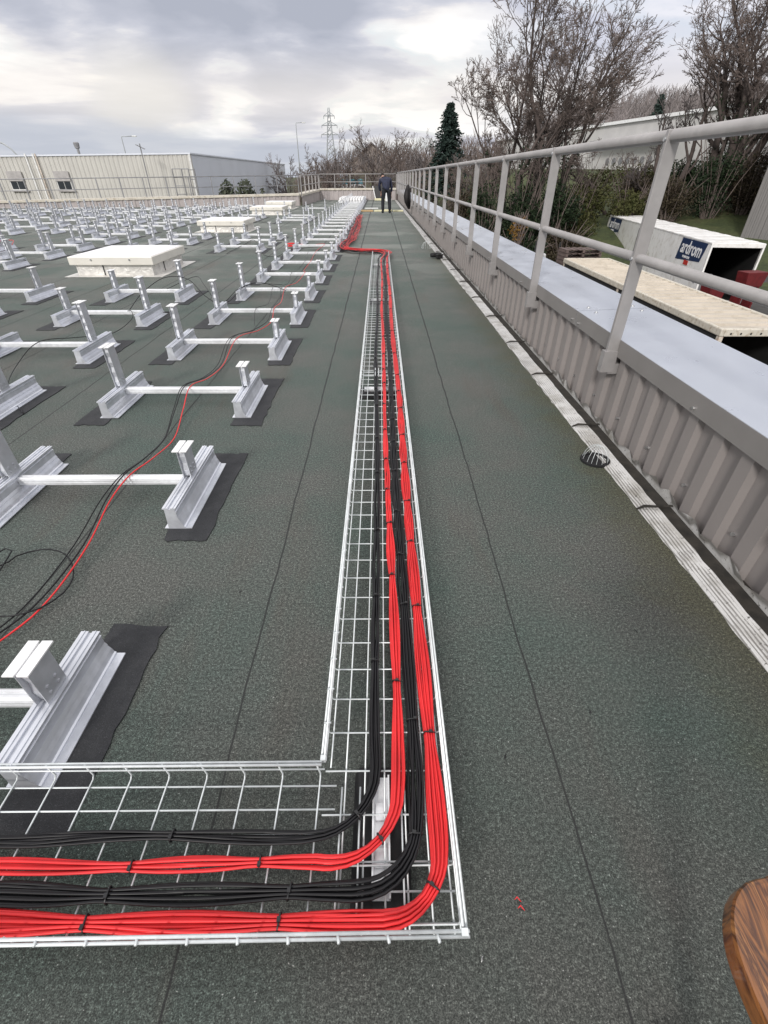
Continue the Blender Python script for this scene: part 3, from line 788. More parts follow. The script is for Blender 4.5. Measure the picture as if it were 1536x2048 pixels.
for k, nm in enumerate(['left of the nearest skylight', 'in front of the left building windows', 'behind the second skylight', 'between the fourth and fifth columns', 'in the far left field of frames', 'beyond the third skylight']):
    x0, y0 = [(-6.2, 9.1), (-12, 17), (-3.5, 17.2), (-7.6, 11.3), (-10.5, 14), (-3.2, 24)][k]
    pts = []
    for i in range(8):
        pts.append((x0 - i * .28 + crng.uniform(-.1, .1), y0 + crng.uniform(-.35, .35) + i * .12, .03 + abs(crng.gauss(0, .08))))
    loose('thin loose cable %s' % nm, 'red' if k in (1, 3) else 'black', pts, .005)
# small red coil by the frames
pts = [(-1.95 + .10 * math.cos(a * .9), 11.75 + .16 * math.sin(a * .9), .02 + .006 * a) for a in range(14)]
loose('small heap of red cable at the left end of a nearest-column frame', 'red', pts, .012)

# ------------------------------------------------------------------ leaf guards, tool
def guard(x, y, label, s=1.0, hole=True):
    t = thing('leaf_guard', label, 'drain guard', (x, y, 0), 0, 'wire leaf guards over roof drains')
    if hole:
        mb = MB(); mb.lathe([(.080 * s, .0), (.080 * s, .012), (.062 * s, .014), (.060 * s, .006)], (0, 0, .001), 20); mb.build('drain_ring', M['rubber'], t)
    mb = MB(); rg = random.Random(int(x * 100))
    for k in range(14):
        a = 2 * math.pi * k / 14 + rg.uniform(-.1, .1); R_ = .070 * s; h = .085 * s
        pts = [(math.cos(a) * R_ * math.cos(t_) * 1.0, math.sin(a) * R_ * math.cos(t_), .012 + h * math.sin(t_) * (1 + rg.uniform(-.04, .04))) for t_ in [R(q) for q in (0, 25, 50, 70, 88)]]
        mb.tube([(math.cos(a) * R_ * .8, math.sin(a) * R_ * .8, .002)] + pts, .0011 * s, 5)
    mb.build('wire_cage', M['zinc'], t)
guard(1.205, 2.26, 'wire leaf guard over the black drain hole on the near flashing strip')
guard(1.01, 11.6, 'grey wire leaf guard far down the walkway behind the black power tool', 1.5, False)
t = thing('power_tool', 'black power tool lying on the walkway next to the flashing', 'power tool', (1.07, 10.15, 0), R(25))
mb = MB()
mb.tube([(-.10, 0, .055), (-.02, 0, .058), (.08, 0, .058), (.13, 0, .058)], [.036, .042, .040, .028], 14)
mb.build('motor_body', M['rubber'], t, True)
mb = MB(); mb.prism([(-.05, .03), (.01, .03), (.035, -.10), (-.02, -.11)], .035, .075, 'z'); mb.build('handle', M['rubber'], t, bevel=.008)
mb = MB(); mb.box(-.06, .06, -.18, -.11, .015, .09); mb.build('battery', M['tie'], t, bevel=.008)
mb = MB(); mb.lathe([(.028, 0), (.03, .03), (.022, .05)], (0, 0, 0), 14); o = mb.build('chuck', M['screw'], t, True); o.rotation_euler = (0, R(90), 0); o.location = (.13, 0, .058)

# ------------------------------------------------------------------ walnut board at the lower right
t = thing('wooden_table', 'polished walnut table top with rounded corner at the lower right', 'table', (.47, .03, 0), 0)
mb = MB(); pts = []
# rounded, tilted corner shape, local coordinates
outl = [(.373, .150), (.352, .146), (.333, .134), (.320, .117), (.312, .097), (.309, .075), (.309, .050), (.312, .020), (.320, -.02), (.335, -.07), (.36, -.12), (.46, -.16), (.60, -.14), (.66, -.05), (.66, .08), (.58, .15), (.45, .165), (.40, .158)]
pts = [(p.x, p.y) for p in smooth_path([(x - .47, y - .03, 0) for x, y in outl] + [(outl[0][0] - .47, outl[0][1] - .03, 0)], .008)][:-1]
mb.prism(pts[::-1], .722, .750, 'z'); mb.build('table_top', M['wood'], t, bevel=.005)
mb = MB(); mb.lathe([(.10, 0), (.10, .02), (.02, .03), (.018, .70), (.05, .72)], (.06, -.02, .0), 16); mb.build('pedestal', M['rubber'], t)

# red shreds of jacket on the felt
for k, (x, y) in enumerate([(.292, .315), (.296, .300)]):
    mb = MB(); mb.tube([(0, 0, .003), (.006, .004, .006), (.010, .0, .004), (.014, -.004, .003)], [.0006, .0014, .0012, .0006], 5, flat=.5)
    o = mb.build('cable_scrap', M['red'], None, True); o.location = (x, y, 0)
    tag(o, ['small red scrap of cable jacket farther from the camera', 'small red scrap of cable jacket closer to the camera'][k], 'scrap', 'red cable scraps on the felt')

# small dark scraps scattered on the felt
for k, (x, y, lb) in enumerate([(.335, .62, 'tiny dark curled scrap right of the tray beside the lap line'), (-.12, .105, 'tiny dark scrap below the front rim of the tray'), (.62, .75, 'tiny dark bitumen crumb in the middle of the walkway'), (.90, 1.05, 'cluster crumb of moss near the flashing strip'), (.62, 1.9, 'tiny dark crumb farther up the walkway'), (-.55, 1.25, 'tiny dark crumb left of the tray behind the branch'), (.20, .215, 'tiny pale crumb at the outer corner of the tray')]):
    rg = random.Random(k); mb = MB(); p = Vector((0, 0, .003)); pts = [p.copy()]
    for q in range(4): p = p + Vector((rg.uniform(-.004, .006), rg.uniform(-.001, .006), rg.uniform(-.001, .001))); pts.append(p.copy())
    mb.tube(pts, [.001, .002, .0018, .0012, .0006], 5, flat=.5); o = mb.build('felt_crumb', M['tie'] if k < 6 else M['screw'], None, True); o.location = (x, y, 0)
    tag(o, lb, 'crumb', 'small crumbs lying on the felt')

# ------------------------------------------------------------------ worker
def skin_fig(name, joints, edges, mat, parent, sub=1):
    me = bpy.data.meshes.new(name); me.from_pydata([j[0] for j in joints], edges, []); me.materials.append(mat)
    o = bpy.data.objects.new(name, me); col.objects.link(o); o.parent = parent
    sk = o.modifiers.new('skin', 'SKIN'); sk.use_smooth_shade = True
    lay = me.skin_vertices[0] if me.skin_vertices else None
    if lay is None:
        bpy.context.view_layer.objects.active = o
        lay = me.skin_vertices.new().data if hasattr(me.skin_vertices, 'new') else None
    dat = me.skin_vertices[0].data
    for i, j in enumerate(joints):
        rx, ry = (j[1], j[1]) if not isinstance(j[1], tuple) else j[1]
        dat[i].radius = (rx, ry); dat[i].use_root = (i == 0)
    s2 = o.modifiers.new('sub', 'SUBSURF'); s2.levels = sub; s2.render_levels = sub
    return o
PX = thing('person', 'worker in navy jacket and black trousers bending forward at the end of the walkway', 'person', (.27, 23.6, 0), R(8))
Jb = [((0, .02, .86), (.03, .03)), ((0, .12, 1.00), (.04, .04)), ((-.01, .26, 1.14), (.07, .055)), ((-.03, .32, 1.20), (.06, .055)), ((-.08, .37, 1.25), .05), ((-.12, .41, 1.28), (.075, .085)), ((-.14, .47, 1.23), (.06, .07)),
      ((.17, .27, 1.14), .045), ((.24, .26, .93), .035), ((.25, .34, .70), .034), ((.25, .37, .62), .03),
      ((-.20, .29, 1.13), .045), ((-.24, .38, .92), .035), ((-.17, .52, .74), .034), ((-.13, .58, .68), .03),
      ((.09, .02, .76), .03), ((.13, .04, .46), .045), ((.14, -.02, .09), .035), ((-.10, .02, .76), .03), ((-.15, .05, .46), .045), ((-.16, -.01, .09), .035)]
Eb = [(0, 1), (1, 2), (2, 3), (3, 4), (4, 5), (5, 6), (2, 7), (7, 8), (8, 9), (9, 10), (2, 11), (11, 12), (12, 13), (13, 14), (0, 15), (15, 16), (16, 17), (0, 18), (18, 19), (19, 20)]
skin_fig('body', Jb, Eb, M['skin'], PX)
Jj = [((0, -.01, .72), (.175, .15)), ((0, .09, 1.00), (.165, .13)), ((-.01, .24, 1.15), (.185, .13)), ((-.02, .31, 1.20), (.12, .10)),
      ((.19, .26, 1.15), .082), ((.255, .26, .93), .062), ((.26, .33, .72), .05), ((-.215, .28, 1.14), .082), ((-.255, .37, .92), .062), ((-.19, .50, .76), .05)]
skin_fig('jacket', Jj, [(0, 1), (1, 2), (2, 3), (2, 4), (4, 5), (5, 6), (2, 7), (7, 8), (8, 9)], M['jacket'], PX)
Jt = [((0, .02, .92), (.13, .11)), ((.10, 0, .76), .11), ((.13, .04, .46), .083), ((.14, -.02, .06), .070), ((-.11, 0, .76), .11), ((-.15, .05, .46), .083), ((-.16, -.01, .06), .070)]
skin_fig('trousers', Jt, [(0, 1), (1, 2), (2, 3), (0, 4), (4, 5), (5, 6)], M['trousers'], PX)
skin_fig('hair', [((-.11, .37, 1.30), (.105, .10)), ((-.13, .44, 1.32), (.09, .09))], [(0, 1)], M['hair'], PX)
for s in (.14, -.16):
    mb = MB(); mb.tube([(s, -.09, .045), (s, .0, .055), (s, .10, .040), (s, .18, .032)], [.04, .052, .046, .025], 10); mb.build('shoe', M['trousers'], PX, True)
# hands: palm with fingers
for (hx, hy, hz_) in ((.25, .38, .60), (-.12, .60, .66)):
    mb = MB(); mb.tube([(hx, hy, hz_ + .02), (hx, hy + .01, hz_ - .05)], [.028, .036], 8)
    for k in range(4): mb.tube([(hx - .03 + .02 * k, hy + .01, hz_ - .05), (hx - .03 + .02 * k, hy + .025, hz_ - .085), (hx - .03 + .02 * k, hy + .045, hz_ - .11 + .006 * abs(k - 1.5))], [.010, .009, .007], 6)
    mb.tube([(hx - .03, hy + .01, hz_), (hx - .05, hy + .03, hz_ - .03), (hx - .045, hy + .045, hz_ - .06)], [.011, .010, .008], 6)
    mb.build('hand', M['skin'], PX, True)

# boards on the walkway, black panel, hung jacket
def boxthing(name, label, cat, loc, dims, mat, rot=0, bevel=.01, group=None):
    mb = MB(); mb.box(-dims[0] / 2, dims[0] / 2, -dims[1] / 2, dims[1] / 2, 0, dims[2])
    o = mb.build(name, mat, None, bevel=bevel); o.location = loc; o.rotation_euler[2] = rot
    return tag(o, label, cat, group)
boxthing('cardboard_box', 'brown cardboard strip lying left of the worker feet', 'cardboard box', (-.58, 24.5, .001), (.55, .22, .06), M['cardboard'])
boxthing('insulation_board', 'pale yellow board just left of the worker feet', 'board', (-.06, 24.5, .001), (.42, .22, .06), M['plank'], .02, group='yellow boards on the walkway')
boxthing('insulation_board', 'pale yellow board right behind the worker feet', 'board', (.36, 24.62, .001), (.36, .2, .07), M['plank'], -.03, group='yellow boards on the walkway')
boxthing('insulation_board', 'pale yellow board right of the worker feet', 'board', (.80, 24.5, .001), (.45, .22, .06), M['plank'], .01, group='yellow boards on the walkway')
boxthing('metal_bar', 'thin white bar lying behind the boards', 'bar', (-.42, 26.6, .001), (.65, .05, .04), M['alu_cap'])
t = thing('panel_stack', 'black panel leaning against the far parapet beside the worker', 'panel', (0, 36.0, 0))
mb = MB(); mb.box(-.36, .36, -.03, .03, .12, .78); o = mb.build('black_sheet', M['tie'], t, bevel=.01); o.rotation_euler[0] = R(-12)
mb = MB(); mb.tube([(-.30, -.1, .10), (-.47, -.05, .75)], .03, 6); mb.build('white_edge', M['print_white'], t)
mb = MB(); mb.box(-.36, .40, -.25, .15, .001, .11); mb.build('pallet_base', M['plank'], t, bevel=.01)
boxthing('plastic_bucket', 'white bundle on the ground behind the worker legs', 'bundle', (.5, 34, .001), (.35, .3, .45), M['print_white'], .2, .05)
t = thing('hung_jacket', 'black jacket hung over the guardrail beside the worker', 'jacket', (1.08, 21.5, 0), R(90))
mb = MB()
mb.tube([(0, 0, 1.02), (0, .01, .97), (.01, .03, .84), (.0, .04, .66), (.03, .01, .48), (.06, -.03, .30), (.06, -.04, .24)], [.03, .06, .10, .135, .125, .06, .03], 10, flat=.8)
o = mb.build('jacket_body', M['hair'], t, True)
mb = MB(); mb.tube([(.13, -.05, .9), (.19, -.07, .6), (.15, -.06, .24)], [.05, .05, .04], 8); mb.build('sleeve', M['hair'], t, True)
mb = MB(); mb.tube([(-.13, .05, .9), (-.2, .06, .6), (-.16, .05, .38)], [.05, .05, .04], 8); mb.build('sleeve', M['hair'], t, True)
# packed rails at the far end of the nearest column
t = thing('rail_stack', 'bright stack of spare aluminium rails at the far end of the nearest column', 'rail stack', (-1.65, 33.6, 0))
mb = MB()
for k in range(9): mb.box(-.75 + .165 * k, -.75 + .165 * k + .12, -1.8, 1.8, .02, .14)
for k in range(9): mb.box(-.70 + .155 * k, -.70 + .155 * k + .11, -1.7, 1.7, .145, .26)
mb.build('rails', M['alu_cap'], t)

# ------------------------------------------------------------------ left building
B = thing('industrial_building', 'beige ribbed industrial building with two shuttered windows on the left', 'building', (-12.4, 38, -5.6))
def zz(z): return z + 5.6
mb = MB(); mb.prism([(0, 0), (0, zz(2.42)), (-40, zz(1.98)), (-40, 0)], 0, .3, 'y'); mb.build('ribbed_wall', M['clad_beige'], B)
# real ribs
mb = MB(); x = -.3
while x > -16:
    mb.box(x - .05, x + .05, -.035, -.001, 0, zz(2.40 + x * .011)); x -= .3
mb.build('wall_rib', M['clad_beige'], B)
mb = MB(); mb.box(-.29, 0, .301, 37, 0, zz(2.42)); mb.build('side_wall', M['clad_grey'], B)
mb = MB(); mb.add([(-.1, -.08, zz(2.42)), (.04, -.08, zz(2.42)), (.04, -.08, zz(2.50)), (-.1, -.08, zz(2.50)), (-40, -.08, zz(1.98)), (-40, -.08, zz(2.06)), (-.1, .4, zz(2.50)), (-40, .4, zz(2.06))], [(0, 1, 2, 3), (4, 0, 3, 5), (5, 3, 6, 7)])
mb.box(-.12, .06, .0, 37.1, zz(2.421), zz(2.50)); mb.build('roof_edge', M['clad_grey'], B)
mb = MB(); mb.box(-.07, .05, -.09, -.036, 0, zz(2.41)); mb.build('corner_trim', M['winframe'], B)
for wx in (-11.8, -8.7):
    mb = MB(); mb.box(wx - .48, wx + .48, -.07, -.036, zz(.50), zz(1.50)); w_ = mb.build('window', M['winframe'], B)
    mb = MB(); mb.box(wx - .42, wx - .02, -.085, -.0705, zz(.56), zz(.98)); mb.build('pane', M['win'], w_)
    mb = MB(); mb.box(wx + .02, wx + .42, -.085, -.0705, zz(.56), zz(.98)); mb.build('pane', M['win'], w_)
    mb = MB(); mb.box(wx - .50, wx + .50, -.12, -.0705, zz(1.0), zz(1.53)); mb.build('shutter', M['shutter'], w_)
    mb = MB(); mb.box(wx - .52, wx + .62, -.16, -.0705, zz(.43), zz(.50)); mb.build('sill', M['shutter'], w_)
for px in (-10.6, -10.1, -9.95):
    mb = MB(); mb.tube([(px, -.12, 0), (px, -.12, zz(2.45))], .045, 8); mb.build('downpipe', M['rust'] if px > -10 else M['winframe'], B, True)
# hooped ladder with landing, standing against the building
t = thing('roof_ladder', 'brown steel ladder frame at the corner of the beige building', 'ladder', (-12.3, 37.2, -5.6))
for dx in (-1.0, -.55):
    pass
mb = MB()
for x in (-1.15, -.55): mb.tube([(x, 0, 0), (x, 0, zz(1.65))], .035, 6)
for i in range(8): mb.tube([(-1.15, 0, zz(-1.5 + i * .45)), (-.55, 0, zz(-1.5 + i * .45))], .025, 6)
mb.build('ladder_rail', M['steel_far'], t)
mb = MB()
for x in (-.1, .28): mb.tube([(x, 0, 0), (x, 0, zz(1.65))], .035, 6)
for i in range(7): mb.tube([(-.1, 0, zz(-1.4 + i * .5)), (.28, 0, zz(-1.4 + i * .5))], .025, 6)
mb.tube([(-.55, 0, zz(1.65)), (-.1, 0, zz(1.65))], .03, 6)
mb.build('cage', M['steel_far'], t)
t = thing('antenna_mast', 'thin rusty antenna mast in front of the beige wall', 'antenna', (-14.9, 36.6, -5.6))
mb = MB(); mb.tube([(0, 0, 0), (0, 0, zz(2.9))], .035, 8); mb.build('mast', M['steel_far'], t)
mb = MB(); mb.tube([(-.25, 0, zz(2.85)), (.25, 0, zz(2.62))], .02, 6)
for k in range(5): mb.tube([(-.2 + .1 * k, -.2, zz(2.83 - .045 * k)), (-.2 + .1 * k, .2, zz(2.83 - .045 * k))], .012, 5)
mb.build('aerial', M['steel_far'], t)
t = thing('roof_flue', 'small dark flue pipe on the beige building roof', 'flue', (-20.3, 39.5, 1.9))
mb = MB(); mb.lathe([(.08, 0), (.08, .85), (.15, .88), (.18, 1.15), (.14, 1.2)], (0, 0, 0), 10); mb.build('pipe', M['steel_far'], t)
mb = MB(); mb.box(-.3, .3, -.3, .3, -.5, .05); mb.build('base_plate', M['clad_grey'], t)
def lamp(x, y, h, label, arc=1.2, sgn=1, straight=False):
    z0 = hz(x, y); t = thing('street_lamp', label, 'street lamp', (x, y, z0))
    mb = MB()
    if straight: mb.tube([(0, 0, 0), (0, 0, h), (.05 * sgn, 0, h + .12), (arc * sgn, 0, h + .16)], [.10, .05, .045, .04], 8)
    else:
        pts = [(0, 0, 0), (0, 0, h * .8)] + [(sgn * arc * (1 - math.cos(R(a))), 0, h * .8 + h * .2 * math.sin(R(a))) for a in (20, 40, 60, 80, 90)]
        mb.tube(pts, .08, 8)
    mb.build('lamp_pole', M['galv_far'], t, True)
    mb = MB(); e = arc * sgn; mb.box(min(e, e + .5 * sgn), max(e, e + .5 * sgn), -.1, .1, h + (.1 if straight else -.06), h + (.2 if straight else .06)); mb.build('lamp_head', M['winframe'], t, bevel=.03)
lamp(-38.3, 62, 9.9, 'curved street lamp at the far left above the beige roof', 2.4, -1)
lamp(-28.7, 66, 10.3, 'tall street lamp standing behind the beige building', 1.2, 1, True)
lamp(-12.3, 88, 7.4 - hz(-12.3, 88), 'slim street lamp between the grey wall and the bare trees', .9, 1, True)
lamp(37.3, 100, 9.4 - hz(37.3, 100), 'street lamp on the hill above the white warehouse', 1.5, -1, True)

# pylon
t = thing('electricity_pylon', 'lattice electricity pylon rising behind the bare trees', 'pylon', (-21, 250, -2))
mb = MB(); H_ = 25.7
def leg(s1, s2): 
    return [(s1 * (2.4 * (1 - z / H_) + .25), s2 * (2.4 * (1 - z / H_) + .25), z) for z in (0, H_ * .5, H_)]
for a in (-1, 1):
    for b_ in (-1, 1): mb.tube(leg(a, b_), .14, 4)
z = 0; k = 0
while z < H_ - 2:
    w0 = 2.4 * (1 - z / H_) + .25; w1 = 2.4 * (1 - (z + 2) / H_) + .25
    for s in (-1, 1):
        mb.tube([(-w0, s * w0, z), (w1, s * w1, z + 2)], .08, 4); mb.tube([(w0, s * w0, z), (-w1, s * w1, z + 2)], .08, 4)
        mb.tube([(s * w0, -w0, z), (s * w1, w1, z + 2)], .08, 4)
    z += 2
mb.build('lattice', M['galv_far'], t)
for (zz_, w) in ((23.2, 2.2), (20.2, 3.2), (17.2, 3.6)):
    mb = MB(); mb.tube([(-w, 0, zz_), (w, 0, zz_)], .16, 4); mb.tube([(-w, 0, zz_), (0, 0, zz_ + 1.3), (w, 0, zz_)], .10, 4)
    for s in (-1, 1): mb.tube([(s * w, 0, zz_), (s * w, 0, zz_ - 1.0)], .12, 4)
    mb.build('cross_arm', M['galv_far'], t)

# ------------------------------------------------------------------ trees
KT = [3, 3, 4, 4, 4, 4, 3]; SH_ = [.80, .76, .70, .64, .62, .60, .6]; UPS = [.10, .13, .10, .06, .05, .04, .03, .03]; GN = [.08, .12, .15, .18, .20, .22, .22, .22]
def grow(rg, p, d, L, r, lvl, out, maxl, up=1.0, spread=.62, off=0):
    n = 4 if lvl < 2 else 3 if lvl < maxl else 2
    pts = [p]; rs = [r]; dd = d.copy(); q = min(7, lvl + off); g = GN[q]
    for i in range(n):
        dd = (dd + Vector((rg.gauss(0, g), rg.gauss(0, g), rg.gauss(0, g * .6) + UPS[q] * up))).normalized()
        p = p + dd * (L / n); pts.append(p); rs.append(r * (1 - .34 * (i + 1) / n))
    out.append((lvl, pts, rs))
    if lvl >= maxl: return
    nk = KT[min(6, q)] + (rg.random() < .35)
    for k in range(nk):
        bi = n if k == 0 else max(1, min(n, int(round(n * (.35 + .65 * (k / max(1, nk - 1)) + rg.uniform(-.15, .15))))))
        bp = pts[bi]; ax = Vector((rg.gauss(0, 1), rg.gauss(0, 1), rg.gauss(0, .5))); ax = ax - dd * ax.dot(dd)
        if ax.length < 1e-3: ax = dd.orthogonal()
        ax.normalize(); sp = spread * (rg.uniform(.2, .45) if k == 0 else rg.uniform(.75, 1.4))
        nd = (dd * math.cos(sp) + ax * math.sin(sp)).normalized()
        grow(rg, bp, nd, L * SH_[q] * rg.uniform(.72, 1.12) * (1 if k == 0 else .88), rs[bi] * (.86 if k == 0 else .56), lvl + 1, out, maxl, up, spread, off)
def bare_tree(label, loc, seed, L, r, maxl, group=None, name='bare_tree', lean=(0, 0), nstem=1, stemspread=.35, tmat='bark', cmat='twig', scale=1, tipr=.011, **kw):
    rg = random.Random(seed); out = []
    for s in range(nstem):
        a = 2 * math.pi * s / max(1, nstem) + rg.uniform(-.5, .5); k = stemspread if nstem > 1 else 0
        d = Vector((math.cos(a) * k + lean[0], math.sin(a) * k * .6 + lean[1], 1)).normalized()
        grow(rg, Vector((math.cos(a) * .3 * (nstem > 1), math.sin(a) * .3 * (nstem > 1), -.4)), d, L * rg.uniform(.85, 1.15), r, 0, out, maxl, **kw)
    t = thing(name, label, 'tree', loc, 0, group)
    cut = max(2, maxl - 3)
    for nm, sel, mt in (('trunk', lambda l: l <= cut, tmat), ('crown', lambda l: l > cut, cmat)):
        mb = MB()
        for lvl, pts, rs in out:
            if sel(lvl): mb.tube([q * scale for q in pts], [max(tipr, x) * scale for x in rs], 6 if lvl <= 1 else 4 if lvl <= cut else 3, caps=False)
        mb.build(nm, M[mt], t, True)
    return t, out
# big trees on the right
bt1, sk1 = bare_tree('big bare tree with spreading crown left of the white warehouse', (10.6, 44, hz(10.6, 44)), 4, 5.0, .27, 6, nstem=3, stemspread=.34, lean=(.02, 0), up=1.0, tipr=.013, group='large bare trees')
bt2, sk2 = bare_tree('tallest bare tree with dense rounded crown beside the white warehouse', (13.2, 45, hz(13.2, 45)), 12, 5.6, .30, 6, nstem=3, stemspread=.34, lean=(.0, 0), up=1.15, tipr=.013, group='large bare trees')
bt3, sk3 = bare_tree('huge dark bare tree with upright limbs at the right edge', (29.8, 49, hz(29.8, 49)), 17, 5.4, .44, 6, nstem=5, stemspread=.45, up=1.1, cmat='twig', tipr=.013, group='large bare trees')
bt4, sk4 = bare_tree('half dead twisted tree with sparse branches left of the huge dark one', (25.2, 49, hz(25.2, 49)), 23, 3.7, .30, 4, nstem=2, stemspread=.3, up=1, spread=.7, cmat='bark_grey', tipr=.025, group='large bare trees')
bt5, sk5 = bare_tree('crooked bare tree leaning left before the warehouse', (22.0, 52, hz(22, 52)), 31, 2.7, .2, 5, nstem=2, stemspread=.7, up=.2, spread=.7, lean=(-.3, 0), group='large bare trees')

# back row of bare trees
LB = ['behind the grey wall at the far left of the row', 'under the pylon', 'just right of the pylon', 'left of the gabled house', 'in front of the gabled house', 'right of the gabled house', 'between the gabled house and the conifer', 'just left of the conifer', 'close behind the guardrail corner', 'below the conifer']
back = [(-9.6, 62, 2.9, 5), (-6.4, 56, 3.5, 5), (-4.6, 62, 2.8, 5), (-2.7, 57, 3.1, 5), (-.2, 72, 3.2, 5), (2.6, 66, 2.7, 5), (5.4, 64, 2.7, 5), (7.9, 52, 2.5, 5), (4.7, 50, 1.5, 5), (10.0, 58, 3.0, 5)]
for i, (x, y, L, ml) in enumerate(back):
    bare_tree('bare winter tree ' + LB[i], (x, y, hz(x, y) - .2), 40 + i, L, .17, ml, 'bare trees behind the roof end', nstem=2 if i % 2 else 3, stemspread=.5, up=.8, spread=.6, off=1, tipr=.014, cmat='twig' if i % 3 else 'twig_grey')

# leafy masses
def leaf_cloud(mb, rg, c, rad, n, size, flat=1.0):
    for _ in range(n):
        u = Vector((rg.gauss(0, 1), rg.gauss(0, 1), rg.gauss(0, 1))).normalized() * (rg.random() ** .45)
        p = Vector((c[0] + u.x * rad[0], c[1] + u.y * rad[1], c[2] + u.z * rad[2]))
        a = Vector((rg.gauss(0, 1), rg.gauss(0, 1), rg.gauss(0, 1) * flat)).normalized() * size * rg.uniform(.5, 1.3); b_ = a.orthogonal().normalized() * size * rg.uniform(.3, .6)
        b_ = Matrix.Rotation(rg.uniform(0, 6.28), 3, a.normalized()) @ b_
        mb.add([p - a, p + b_, p + a, p - b_], [(0, 1, 2, 3)])
def shrub(label, loc, rad, mat, seed, n=2200, size=.11, group=None, twigs=True, sk=1.0, name='shrub', cat='shrub'):
    rg = random.Random(seed); t = thing(name, label, cat, loc, 0, group); mb = MB()
    nb = 9
    for k in range(nb):
        a = rg.uniform(0, 6.28); q = rg.uniform(0, .75)
        c = (math.cos(a) * rad[0] * q, math.sin(a) * rad[1] * q, rad[2] * rg.uniform(.25, 1.35))
        f = rg.uniform(.35, .62)
        leaf_cloud(mb, rg, c, (rad[0] * f, rad[1] * f, rad[2] * f * .9), int(1.4 * n / nb), size)
    mb.build('foliage', M[mat], t)
    mb = MB()
    for k in range(26 if twigs else 8):
        a = rg.uniform(0, 6.28); q = rg.uniform(.3, 1.1); hgt = rad[2] * rg.uniform(1.2, 2.3) * sk
        e = Vector((math.cos(a) * rad[0] * q, math.sin(a) * rad[1] * q, hgt)); m_ = e * .5 + Vector((rg.uniform(-.3, .3), rg.uniform(-.3, .3), .2))
        mb.tube([(e.x * .15, e.y * .15, -.3), m_, e], [.045, .03, .012], 4, caps=False)
    mb.build('stems', M['twig'], t)
    return t
# hedge bank behind the yard and below the trees
SH = [
 # x, y, rx, ry, rz, mat, label
 (7.2, 47, 2.2, 1.6, 2.6, 'brush', 'brown brushwood thicket nearest the guardrail corner'),
 (8.6, 43, 2.0, 1.6, 2.9, 'ivy', 'dark evergreen bush left of the first big tree'),
 (11.0, 42.5, 2.2, 1.6, 2.7, 'ivy', 'ivy covered bush at the foot of the first big tree'),
 (13.6, 43, 2.3, 1.6, 2.8, 'ivy', 'dark ivy mass at the foot of the tallest tree'),
 (16.6, 46, 2.6, 1.7, 2.5, 'olive', 'olive green bush right of the tallest tree'),
 (19.4, 51.5, 2.8, 1.8, 2.3, 'olive', 'mossy green bush in front of the warehouse'),
 (22.8, 50.5, 2.6, 1.8, 1.8, 'brush', 'brown scrub on the bank behind the white trailers'),
 (26.2, 51, 2.6, 1.8, 2.1, 'ivy', 'dark shrub below the half dead tree'),
 (29.4, 50, 2.6, 1.8, 2.6, 'ivy', 'dense dark shrub below the huge tree'),
 (32.6, 50, 2.6, 1.8, 2.6, 'ivy', 'dark shrub by the grey ribbed wall'),
 (14.6, 45.5, 2.2, 1.4, 1.4, 'brush', 'low brown bramble along the far side of the yard'),
 (14.2, 40.5, 2.2, 1.4, 1.2, 'brush', 'low bramble under the guardrail posts'),
 (10.4, 38.5, 2.2, 1.4, 1.3, 'ivy', 'dark low bush just beyond the parapet'),
 (24.6, 46.5, 2.6, 1.6, 2.0, 'brush', 'brown thicket behind the roof of the farther box trailer'),
 (28.0, 46.5, 2.8, 1.6, 2.6, 'ivy', 'black green thicket left of the grey hall'),
 (31.0, 47.0, 2.6, 1.6, 2.8, 'brush', 'brown thicket touching the grey hall'),
 (21.0, 47.0, 2.4, 1.5, 1.5, 'olive', 'low olive bush behind the blue trailer sign'),
 (25.5, 56, 3.2, 1.8, 2.0, 'olive', 'olive bush below the round vents of the warehouse'),
 (7.4, 39.5, 1.9, 1.4, 1.7, 'ivy', 'dark bush at the end of the right parapet'),
 (12.0, 47, 1.6, 1.3, 2.6, 'brush', 'bushy brown undergrowth between the two big trees'),
 (5.0, 50, 2.2, 1.6, 1.4, 'brush', 'brown hedge part behind the worker'),
 (2.0, 52, 2.4, 1.6, 1.4, 'ivy', 'dark hedge part right of the white van'),
 (-1.2, 53, 2.4, 1.5, 1.2, 'brush', 'brown hedge part in front of the white van'),
 (-4.5, 53, 2.4, 1.5, 1.5, 'ivy', 'dark hedge part under the pylon'),
 (-7.4, 54, 2.0, 1.5, 1.6, 'ivy', 'dark hedge part at the end of the grey wall'),
]
for i, (x, y, rx, ry, rz, mt, lb) in enumerate(SH):
    shrub(lb, (x, y, hz(x, y)), (rx, ry, rz), mt, 100 + i, 3000, .13 if mt != 'brush' else .10, 'shrubs on the bank beyond the yard')
shrub('yellow autumn leaved sapling behind the guardrail', (9.6, 37.2, hz(9.6, 37.2) + 2.0), (.7, .5, .9), 'autumn', 160, 260, .11, name='sapling', cat='tree')
# bushes before the grey wall on the left
shrub('wide grey green bush before the grey wall of the left building', (-10.5, 39.6, -5.6), (1.5, .8, 4.2), 'bush', 173, 12000, .15, 'bushes beside the left building', twigs=False, sk=.5)
shrub('small round bush right of the wide one before the grey wall', (-8.4, 40, -5.6), (.5, .5, 3.6), 'bush', 175, 3000, .14, 'bushes beside the left building', twigs=False, sk=.5)
